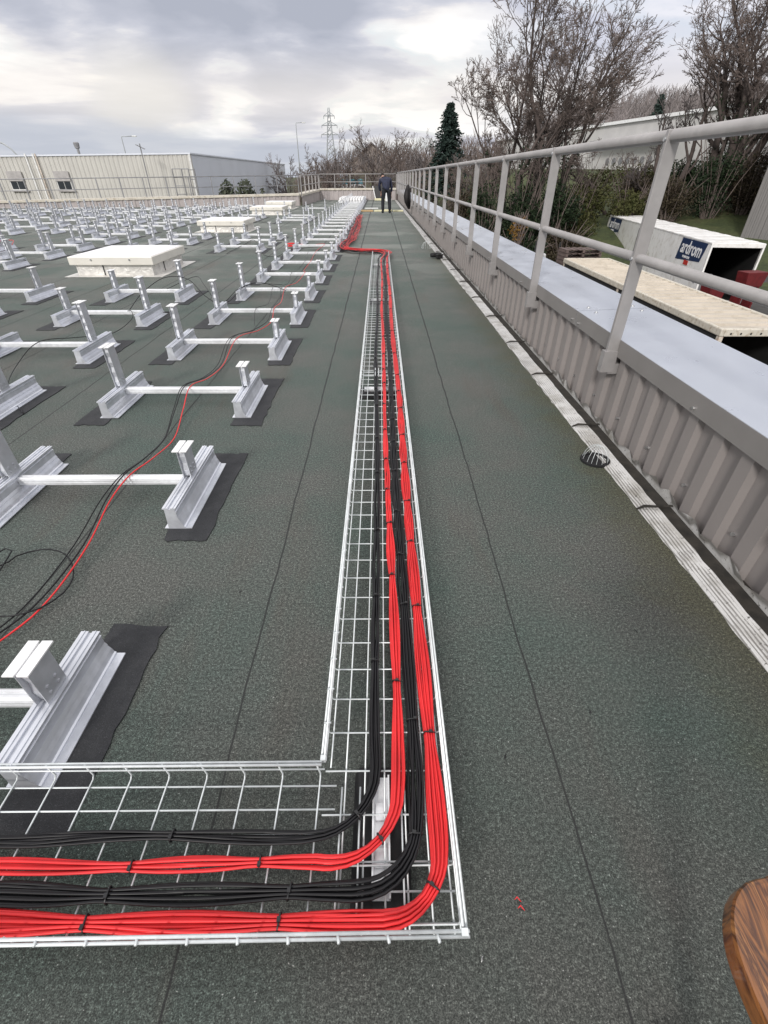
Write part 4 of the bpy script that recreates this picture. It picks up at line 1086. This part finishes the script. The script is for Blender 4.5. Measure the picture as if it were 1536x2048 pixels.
# ivy on the big trunks
def ivy(parent, out, n, hmax, seed):
    rg = random.Random(seed); mb = MB()
    segs = [(a, b_, ra) for lvl, pts, rs in out if lvl <= 1 for a, b_, ra in zip(pts, pts[1:], rs) if a.z < hmax]
    for _ in range(n):
        a, b_, ra = rg.choice(segs); p = a.lerp(b_, rg.random())
        leaf_cloud(mb, rg, p, (ra + .22, ra + .22, .3), 5, .10)
    mb.build('ivy', M['ivy'], parent)
ivy(bt1, sk1, 500, 6.5, 1); ivy(bt2, sk2, 500, 6.0, 2); ivy(bt3, sk3, 500, 7, 3)

# conifer
def conifer(label, loc, H, Rr, seed):
    rg = random.Random(seed); t = thing('conifer_tree', label, 'tree', loc)
    mb = MB(); mb.tube([(0, 0, -.3), (0, 0, H * .6), (.05, 0, H)], [.22, .12, .02], 6); mb.build('trunk', M['bark'], t)
    mb = MB(); z = H * .18
    while z < H:
        k = (z / H); rad = Rr * (1 - k) ** .85 * rg.uniform(.7, 1.2) + .15
        for _ in range(9):
            a = rg.uniform(0, 6.28); L = rad * rg.uniform(.6, 1.15)
            for s in range(7):
                f = (s + 1) / 7; p = Vector((math.cos(a) * L * f, math.sin(a) * L * f, z + .12 * L * math.sin(f * 3) - .28 * L * f))
                leaf_cloud(mb, rg, p, (.26, .26, .12), 5, .17, .4)
        z += .32 * (1 - .5 * k)
    mb.build('crown', M['conifer'], t)
conifer('tall dark conifer left of the first big bare tree', (7.2, 62, hz(7.2, 62)), 7.2 - hz(7.2, 62), 3.8, 5)
conifer('distant conifer on the hill above the warehouse', (45, 98, hz(45, 98)), 9, 2.6, 6)
conifer('small distant conifer further along the hilltop wood', (39, 112, hz(39, 112)), 9, 2.6, 8)

# hillside wood in the distance: one mass of bare twigs
rg = random.Random(77); mb = MB()
for _ in range(1900):
    y = rg.uniform(98, 210); x = rg.uniform(.24, .95) * y
    h0 = hz(x, y); hh = rg.uniform(5, 9)
    p = Vector((x, y, h0))
    mb.tube([p, p + Vector((rg.uniform(-.4, .4), 0, hh * .5)), p + Vector((rg.uniform(-.8, .8), 0, hh))], [.14, .09, .03], 3, caps=False)
    for k in range(16):
        z = hh * rg.uniform(.3, .95); a = rg.uniform(0, 6.28); L = rg.uniform(.8, 2.2)
        q = p + Vector((0, 0, z)); mb.tube([q, q + Vector((math.cos(a) * L * .6, math.sin(a) * L * .6, L * .8))], [.06, .025], 3, caps=False)
tag(mb.build('distant_wood', M['twig_grey']), 'distant bare wood covering the hillside', 'wood', kind='stuff')
rg = random.Random(78); mb = MB()
for _ in range(420):
    y = rg.uniform(60, 120); x = rg.uniform(-.15, .22) * y
    p = Vector((x, y, hz(x, y))); hh = rg.uniform(2.5, 5.0)
    for k in range(16):
        a = rg.uniform(0, 6.28); L = rg.uniform(.5, 1.4); z = hh * rg.uniform(0, .8)
        q = p + Vector((rg.uniform(-.8, .8), 0, z)); mb.tube([q, q + Vector((math.cos(a) * L * .5, math.sin(a) * L * .5, L))], [.04, .015], 3, caps=False)
tag(mb.build('scrub', M['twig']), 'tangled winter scrub behind the far end of the roof', 'scrub', kind='stuff')

# ------------------------------------------------------------------ houses, warehouse
def house(label, loc, w, d, h, rh, rot, chim=True):
    t = thing('house', label, 'house', loc, rot)
    mb = MB(); mb.prism([(-w / 2, 0), (w / 2, 0), (w / 2, h), (0, h + rh), (-w / 2, h)], -d / 2, d / 2, 'y'); mb.build('wall', M['render_wall'], t)
    mb = MB(); e = .5
    k = rh / (w / 2)
    mb.prism([(-w / 2 - e, h - e * k + .02), (0, h + rh + .02), (w / 2 + e, h - e * k + .02), (w / 2 + e, h - e * k + .22), (0, h + rh + .25), (-w / 2 - e, h - e * k + .22)], -d / 2 - .5, d / 2 + .5, 'y'); rf = mb.build('roof', M['tile'], t)
    if chim:
        mb = MB(); mb.box(w * .22, w * .22 + .6, -.3, .3, h + rh * .7, h + rh + .5); mb.build('chimney', M['winframe'], rf)
    for x in (-w * .2, w * .2):
        mb = MB(); mb.box(x - .45, x + .45, -d / 2 - .06, -d / 2 - .01, h * .45, h * .45 + 1.1); mb.build('window', M['win'], t)
house('brown gabled house behind the bare trees', (-1.5, 110, -1.3), 7.4, 8, 4.5, 2.7, 0)
house('low house with white chimney left of the conifer', (7.8, 104, -2.2), 10, 9, 3.2, 2.2, R(60))
Wt = thing('warehouse', 'long white warehouse on the hillside behind the trees', 'warehouse', (24, 121, 0), R(-78))
mb = MB(); mb.box(0, 66, 0, 14, -2, 6.9); mb.build('wall', M['clad_white'], Wt)
mb = MB(); mb.box(-.3, 66.3, -.3, 14.3, 6.92, 7.25); mb.build('roof_edge', M['print_white'], Wt)
for k in range(9):
    mb = MB(); x = 40 + k * 1.5
    mb.tube([(x, -.02, 2.9), (x, -.12, 2.9)], .40, 16); v = mb.build('round_vent', M['steel_far'], Wt)
mb = MB(); mb.box(37, 52, -1.6, -.02, 5.0, 5.25); mb.build('canopy', M['steel_far'], Wt)
# grey ribbed hall at the right edge
Gh = thing('industrial_hall', 'tall dark grey ribbed wall of a hall at the right edge', 'building', (27.1, 40, -5.4), R(-37))
mb = MB(); mb.box(0, 30, 0, 20, 0, 12); mb.build('ribbed_wall', M['clad_dark'], Gh)
mb = MB(); x = .15
while x < 8: mb.box(x, x + .09, -.03, -.002, 0, 12); x += .25
mb.build('wall_rib', M['clad_dark'], Gh)

# ------------------------------------------------------------------ yard vehicles
def text_mesh(s, size, parent, mat, M4, name='lettering', shear=0, offset=0, ext=.004):
    cu = bpy.data.curves.new('t', 'FONT'); cu.body = s; cu.size = size; cu.shear = shear; cu.offset = offset; cu.extrude = ext
    ob = bpy.data.objects.new('t', cu); col.objects.link(ob)
    dg = bpy.context.evaluated_depsgraph_get(); me = bpy.data.meshes.new_from_object(ob.evaluated_get(dg))
    bpy.data.objects.remove(ob); me.name = name; me.materials.clear(); me.materials.append(mat)
    o = bpy.data.objects.new(name, me); col.objects.link(o); o.parent = parent; o.matrix_local = M4; return o
def side_M(x, y, z):
    # lettering on the -X side, reading from far (+Y) to near (-Y)
    return Matrix.Translation((x, y, z)) @ Matrix(((0, 0, -1, 0), (-1, 0, 0, 0), (0, 1, 0, 0), (0, 0, 0, 1)))
def box_body(label, x, y, z, L, rot, opening=False):
    """swap body: origin at the near left bottom corner, runs to +Y"""
    t = thing('box_trailer', label, 'trailer', (x, y, z), rot, 'white box bodies parked in the yard')
    w, h = 2.5, 2.75
    mb = MB(); mb.box(0, .05, 0, L, 0, h); mb.box(w - .05, w, 0, L, 0, h); mb.box(.051, w - .051, L - .05, L, 0, h); mb.box(.051, w - .051, 0, L - .06, 0, .12)
    if not opening: mb.box(.051, w - .051, 0, .05, .121, h)
    mb.build('body', M['white_box'], t)
    mb = MB(); n = 12
    for k in range(n): mb.box(-.02, w + .02, L * k / n, L * (k + 1) / n - .015, h + .002, h + .05 + .012 * (k % 2))
    mb.build('roof_panel', M['white_box'], t)
    mb = MB()
    for a, b_ in ((-.03, .06), (w - .06, w + .03)): mb.box(a, b_, -.05, -.002, 0, h + .04)
    mb.box(.061, w - .061, -.05, -.002, h - .15, h + .04); mb.build('door_frame', M['white_box'], t, bevel=.01)
    mb = MB(); mb.box(.052, .06, .1, L - .1, .13, h - .02); mb.box(w - .06, w - .052, .1, L - .1, .13, h - .02); mb.box(.07, w - .07, L - .07, L - .06, .13, h - .02); mb.box(.07, w - .07, .05, L - .1, .125, .13); mb.box(.07, w - .07, .05, L - .1, h - .03, h - .02)
    mb.build('interior', M['dark_in'], t)
    for yy in (.7, L - 1.2):
        for xx in (.2, w - .35):
            mb = MB(); mb.box(xx, xx + .15, yy, yy + .15, -1.15, -.002); mb.build('leg', M['steel_far'], t)
    return t
def sign(t, y1, L=3.3, hh=1.10, arrow=False, z=1.60):
    # y1 = near end of the panel; slanted parallelogram
    mb = MB(); mb.add([(-.012, y1 + L, z), (-.012, y1 + L - .25, z + hh + .0), (-.012, y1 - .35, z + hh + .02), (-.012, y1, z + .22)], [(0, 1, 2, 3)])
    s = mb.build('sign_panel', M['navy'], t)
    text_mesh('ardrom', .92, s, M['print_white'], side_M(-.020, y1 + L - .38, z + .40), 'lettering', .12, .012)
    text_mesh('FORMATION', .17, s, M['print_white'], side_M(-.020, y1 + L - .95, z + .18), 'lettering', 0, .002)
    mb = MB(); mb.box(-.022, -.014, y1 + L - 1.95, y1 + L - 1.35, z - .12, z + .10); mb.build('red_tab', M['print_red'], s)
    if arrow:
        text_mesh('ACCUEIL', .22, t, M['steel_far'], side_M(-.012, y1 + 1.15, z - .42), 'lettering', 0, .003)
        mb = MB(); mb.tube([(-.012, y1 + .10, z - .48), (-.012, y1 - .12, z - .66)], .03, 4); mb.add([(-.014, y1 - .25, z - .78), (-.014, y1 + .05, z - .70), (-.014, y1 - .15, z - .50)], [(0, 1, 2)]); mb.build('arrow', M['navy'], t)
tb = box_body('white box trailer with open end and blue sign, right of the guardrail post', 17.0, 27.0, -4.28, 9.2, R(-8.4), True); sign(tb, .75, arrow=True)
tb2 = box_body('white box trailer farther back with its own blue sign and open blue door', 18.37, 36.3, -4.28, 11.4, R(-8.4)); sign(tb2, 7.6)
mb = MB(); mb.box(-.015, -.003, .2, 2.6, .05, 2.5); mb.build('open_door', M['dark_in'], tb2)
mb = MB(); mb.box(-.03, -.016, .2, 2.6, .05, 1.1); mb.build('blue_door_panel', M['navy'], tb2)
mb = MB(); mb.box(.3, 1.1, 1.2, 1.3, .14, 1.2); mb.build('stored_sheet', M['steel_far'], tb)

# cream curtain trailer in front
t = thing('flat_trailer', 'long trailer with ribbed cream roof right beyond the coping', 'trailer', (9.45, 13.2, -5.6), 0)
w, L, h = 2.35, 13.6, 3.40
mb = MB(); k = 0; n = 26
for k in range(n):
    y0 = .12 + (L - .24) * k / n; y1 = .12 + (L - .24) * (k + 1) / n
    mb.add([(.12, y0, h), (w - .12, y0, h), (w - .12, (y0 + y1) / 2, h + .012), (.12, (y0 + y1) / 2, h + .012), (.12, y1 - .02, h), (w - .12, y1 - .02, h), (.12, y1, h + .06), (w - .12, y1, h + .06)],
           [(0, 1, 2, 3), (3, 2, 5, 4), (4, 5, 7, 6)])
mb.build('ribbed_roof', M['cream'], t)
mb = MB(); mb.box(0, .12, 0, L, h - .14, h + .07); mb.box(w - .12, w, 0, L, h - .14, h + .07); mb.box(.121, w - .121, 0, .12, h - .14, h + .07); mb.box(.121, w - .121, L - .12, L, h - .14, h + .07)
mb.build('roof_frame', M['cream_edge'], t, bevel=.03)
for x in (.02, w - .14):
    for y in (.02, L / 2, L - .16):
        mb = MB(); mb.box(x, x + .12, y, y + .12, .9, h - .142); mb.build('corner_post', M['rust'], t)
mb = MB(); mb.box(0, w, 0, L, .85, 1.05); mb.build('deck', M['pallet'], t)
mb = MB(); mb.box(.05, .10, .16, L - .16, 1.06, h - .15); mb.build('side_curtain', M['dark_in'], t); mb = MB(); mb.box(w - .10, w - .05, .16, L - .16, 1.06, h - .15); mb.build('side_curtain', M['dark_in'], t)
for k in range(7):
    mb = MB(); mb.tube([(.3 + k * .28, -.005, h - .06), (.3 + k * .28, .01, h - .06)], .03, 8); mb.build('rivet', M['dark_gap'], t)
for y in (2, 3.3, 4.6):
    for x in (.15, w - .15):
        mb = MB(); mb.tube([(x - .13, y, .5), (x + .13, y, .5)], .5, 18); mb.build('wheel', M['rubber'], t)
# black car in front of it
t = thing('parked_car', 'black parked car partly hidden below the coping at the right', 'car', (11.6, 10.4, -5.58), R(-80))
mb = MB(); prof = [(-2.1, .3), (2.1, .3), (2.15, .75), (1.9, .95), (1.0, 1.05), (.35, 1.5), (-1.2, 1.52), (-1.9, 1.05), (-2.15, .95)]
mb.prism(prof, -.85, .85, 'y'); mb.build('body', M['car_black'], t, bevel=.08)
mb = MB(); mb.prism([(.95, 1.07), (.38, 1.46), (-1.15, 1.48), (-1.75, 1.08)], -.86, .86, 'y'); mb.build('window', M['win'], t)
for x in (-1.3, 1.35):
    for y in (-.75, .75):
        mb = MB(); mb.tube([(x, y - .1, .33), (x, y + .1, .33)], .33, 16); mb.build('wheel', M['rubber'], t)
mb = MB(); mb.box(-1.2, .3, -.9, .9, 1.535, 1.56); mb.build('roof_bar', M['winframe'], t)
# red skips and cage trolley by the open end
for i, (x, y, lb) in enumerate([(18.55, 25.4, 'red steel skip in front of the open trailer end'), (17.0, 25.6, 'smaller red steel skip left of the other beside the open trailer')]):
    t = thing('steel_skip', lb, 'skip', (x, y, -4.2 if i == 0 else -4.85), R(10), 'red steel skips'); s_ = .62 if i == 0 else .5
    mb = MB(); mb.prism([(-.75 * s_, 1.0), (.75 * s_, 1.0), (.95 * s_, 1.65), (-.95 * s_, 1.65)], -.35, .35, 'y'); mb.build('hopper', M['red_paint'], t, bevel=.02)
    mb = MB()
    for xx in (-.6 * s_, .6 * s_): mb.box(xx - .05, xx + .05, -.3, .3, -1.2, .999)
    mb.build('base_frame', M['red_paint'], t)
t = thing('cage_trolley', 'dark tubular cage frame standing right of the red skips', 'cage', (19.9, 21.6, -5.3), R(12))
for x in (-1.1, 0, 1.1):
    mb = MB()
    for y in (-.7, .7): mb.tube([(x, y, 0), (x, y, 2.2)], .035, 6)
    mb.tube([(x, -.7, 2.2), (x, .7, 2.2)], .035, 6); mb.build('upright', M['dark_gap'], t)
mb = MB()
for z in (.7, 1.4, 2.2):
    for y in (-.7, .7): mb.tube([(-1.1, y, z), (1.1, y, z)], .03, 6)
mb.build('cross_bar', M['dark_gap'], t)
# pallet stack
t = thing('pallet_stack', 'stack of weathered wooden pallets behind the cream roofed trailer', 'pallets', (12.0, 31.5, hz(12, 31.5)), R(5))
for k in range(12):
    mb = MB(); z = k * .20
    for q in range(6): mb.box(-1.1 + .38 * q, -1.1 + .38 * q + .28, -.6, .6, z + .14, z + .17)
    for q in (-1.1, -.1, .95): mb.box(q, q + .14, -.6, .6, z, z + .13)
    mb.build('pallet', M['pallet'], t)
boxthing('white_container', 'white tank lid showing just above the coping between posts', 'container', (11.7, 40.0, hz(11.7, 40) - .1), (1.4, 1.6, 1.0), M['print_white'], .2, .12)
# fence posts in the field
for k, (x, y) in enumerate([(11.4, 33.5), (10.2, 34.6)]):
    mb = MB(); mb.tube([(0, 0, 0), (0, 0, 2.4)], .05, 6); o = mb.build('fence_post', M['dark_gap']); o.location = (x, y, hz(x, y))
    tag(o, ['dark fence post left of the pallet stack', 'dark fence post hidden partly by a guardrail post'][k], 'fence post', 'fence posts by the field')
# white van beyond the roof end
t = thing('parked_van', 'white van with turquoise load beyond the far guardrail', 'van', (-3.0, 66, hz(-3, 66) + .9), R(4))
mb = MB(); mb.prism([(-2.4, .3), (2.2, .3), (2.3, 1.0), (1.6, 1.2), (1.0, 1.9), (-2.4, 1.9)], -.9, .9, 'y'); mb.build('body', M['print_white'], t, bevel=.08)
mb = MB(); mb.prism([(1.45, 1.2), (1.0, 1.75), (.3, 1.75), (.3, 1.2)], -.91, .91, 'y'); mb.build('window', M['win'], t)
for x in (-1.5, 1.5):
    for y in (-.8, .8):
        mb = MB(); mb.tube([(x, y - .13, .35), (x, y + .13, .35)], .38, 16); mb.build('wheel', M['rubber'], t)
mb = MB(); mb.box(-1.5, 1.0, -.7, .7, 1.93, 2.4); mb.build('load', M['turquoise'], t, bevel=.1)

# ------------------------------------------------------------------ camera, light, world
cam = bpy.data.cameras.new('camera'); co = bpy.data.objects.new('camera', cam); col.objects.link(co)
cam.sensor_fit = 'VERTICAL'; cam.sensor_height = 36; cam.sensor_width = 27; cam.lens = 920.6 / 2048 * 36
co.location = (0, 0, 1.30); co.rotation_euler = (math.pi / 2 - math.atan(.731), 0, -R(.40))
cam.clip_start = .02; cam.clip_end = 5000; scene.camera = co
SE, SA = R(30), R(203)      # elevation; azimuth clockwise from +Y (behind, slightly left)
sun = bpy.data.lights.new('sun', 'SUN'); sun.energy = 2.2; sun.angle = R(9); sun.color = (1, .965, .92)
so = bpy.data.objects.new('sun', sun); col.objects.link(so); so.location = (0, 0, 30)
sd = Vector((math.sin(SA) * math.cos(SE), math.cos(SA) * math.cos(SE), math.sin(SE)))
so.rotation_euler = sd.to_track_quat('Z', 'Y').to_euler()
wd = bpy.data.worlds.new('World'); scene.world = wd; wd.use_nodes = True; nt = wd.node_tree
bg = nt.nodes['Background']
sky = N(nt, 'ShaderNodeTexSky', sky_type='NISHITA'); sky.sun_disc = False; sky.sun_elevation = SE; sky.sun_rotation = SA
sky.air_density = 1.0; sky.dust_density = 2.5
D = coords(nt, 'Generated'); sep = N(nt, 'ShaderNodeSeparateXYZ'); nt.links.new(D, sep.inputs[0])
zc = math_(nt, 'ADD', math_(nt, 'MAXIMUM', sep.outputs[2], 0), .10)
cmb = N(nt, 'ShaderNodeCombineXYZ')
nt.links.new(math_(nt, 'DIVIDE', sep.outputs[0], zc), cmb.inputs[0]); nt.links.new(math_(nt, 'DIVIDE', sep.outputs[1], zc), cmb.inputs[1])
cmb.inputs[2].default_value = 3.7
n1 = noise(nt, .85, 7, cmb.outputs[0], .52, .35); n2 = noise(nt, 1.9, 6, cmb.outputs[0], .55)
def blob(dx, dy, dz, lo, hi):
    v = Vector((dx, dy, dz)).normalized()
    d = N(nt, 'ShaderNodeVectorMath', operation='DOT_PRODUCT'); nt.links.new(D, d.inputs[0]); d.inputs[1].default_value = v
    return N_clamp(nt, d.outputs['Value'], lo, hi)
SS = 11.3
def k3(a): return tuple(x * SS for x in a)
# base cloud sheet: grey-lavender undersides against pinkish white
f = math_(nt, 'ADD', math_(nt, 'MULTIPLY_ADD', math_(nt, 'SUBTRACT', n1.outputs[0], .5), 1.25, .54), math_(nt, 'MULTIPLY', math_(nt, 'SUBTRACT', n2.outputs[0], .5), .42))
dark1 = blob(-.42, 1.36, .26, .955, .998); dark2 = blob(0.0, 1.40, .27, .96, .999); br1 = blob(-.50, 1.33, .125, .985, .999); br2 = blob(-.05, 1.36, .17, .985, .999)
f = math_(nt, 'SUBTRACT', f, math_(nt, 'MULTIPLY', dark1, .14)); f = math_(nt, 'SUBTRACT', f, math_(nt, 'MULTIPLY', dark2, .05))
f = math_(nt, 'ADD', f, math_(nt, 'MULTIPLY', br1, .10)); f = math_(nt, 'ADD', f, math_(nt, 'MULTIPLY', br2, .05))
for (dx, dy, dz, lo, am) in ((-.38, .908, .176, .9965, .20), (-.263, .96, .101, .9955, .14), (-.316, .939, .132, .9935, -.16), (-.147, .974, .174, .988, -.12), (.178, .969, .174, .994, .12), (.11, .986, .127, .994, .10), (-.466, .876, .123, .9965, .16), (-.09, .98, .20, .996, -.08), (-.235, .965, .115, .9985, .12), (-.44, .88, .19, .994, -.10)):
    f = math_(nt, 'ADD', f, math_(nt, 'MULTIPLY', blob(dx, dy, dz, lo, 1.0), am))
cl = ramp(nt, f, [(.24, (.40, .425, .50)), (.40, (.49, .51, .585)), (.49, (.61, .62, .68)), (.54, (.76, .745, .76)), (.60, (.88, .86, .85)), (.70, (.97, .96, .94))])
gap = ramp(nt, f, [(.50, (0, 0, 0)), (.60, (.55, .55, .55)), (.68, (0, 0, 0))])
skyc = mix(nt, 1.0, sky.outputs[0], (1.0, 1.0, 1.0), 'MULTIPLY')
c = mix(nt, 1.0, cl.outputs[0], k3((1, 1, 1)), 'MULTIPLY')
gn = noise(nt, .4, 3, cmb.outputs[0])
gapf = math_(nt, 'MULTIPLY', gap.outputs[0], ramp(nt, gn.outputs[0], [(.45, (0, 0, 0)), (.6, (1, 1, 1))]).outputs[0])
c = mix(nt, gapf, c, k3((.66, .76, .80)))
c = mix(nt, math_(nt, 'MULTIPLY', gapf, .3), c, skyc)
# right side cool lavender
rt = blob(.85, 1.25, .30, .86, .99); c = mix(nt, math_(nt, 'MULTIPLY', rt, .55), c, k3((.60, .625, .76)))
# pink-cream glow above the horizon, then a grey-blue bank close to it on the left
gl = math_(nt, 'SUBTRACT', 1.0, N_clamp(nt, math_(nt, 'ABSOLUTE', math_(nt, 'SUBTRACT', sep.outputs[2], .10)), .0, .07))
c = mix(nt, math_(nt, 'MULTIPLY', gl, .55), c, k3((.86, .81, .765)))
c = mix(nt, math_(nt, 'MULTIPLY', blob(-.521, 1.33, .115, .9955, .9999), .35), c, k3((.93, .89, .79)))
bank_top = math_(nt, 'ADD', .062, math_(nt, 'MULTIPLY', math_(nt, 'SUBTRACT', n2.outputs[0], .5), .03))
bank_top = math_(nt, 'SUBTRACT', bank_top, math_(nt, 'MULTIPLY', math_(nt, 'ADD', sep.outputs[0], .5), .07))
bk = math_(nt, 'SUBTRACT', 1.0, N_clamp(nt, math_(nt, 'SUBTRACT', sep.outputs[2], bank_top), -.006, .020))
c = mix(nt, math_(nt, 'MULTIPLY', bk, .85), c, k3((.50, .53, .595)))
# below the horizon: dull ground tone
bl = math_(nt, 'SUBTRACT', 1.0, N_clamp(nt, sep.outputs[2], -.02, .0)); c = mix(nt, bl, c, k3((.25, .25, .26)))
# overcast dome is brighter toward the zenith
zb = math_(nt, 'ADD', 1.0, math_(nt, 'MULTIPLY', N_clamp(nt, sep.outputs[2], .35, 1.0), .55))
cm = N(nt, 'ShaderNodeVectorMath', operation='SCALE'); nt.links.new(c, cm.inputs[0]); nt.links.new(zb, cm.inputs['Scale'])
nt.links.new(cm.outputs[0], bg.inputs[0]); bg.inputs[1].default_value = .1
scene.view_settings.view_transform = 'Standard'; scene.view_settings.look = 'None'; scene.view_settings.exposure = 0
scene.cycles.max_bounces = 6; scene.cycles.use_denoising = True
print('frames', nf)
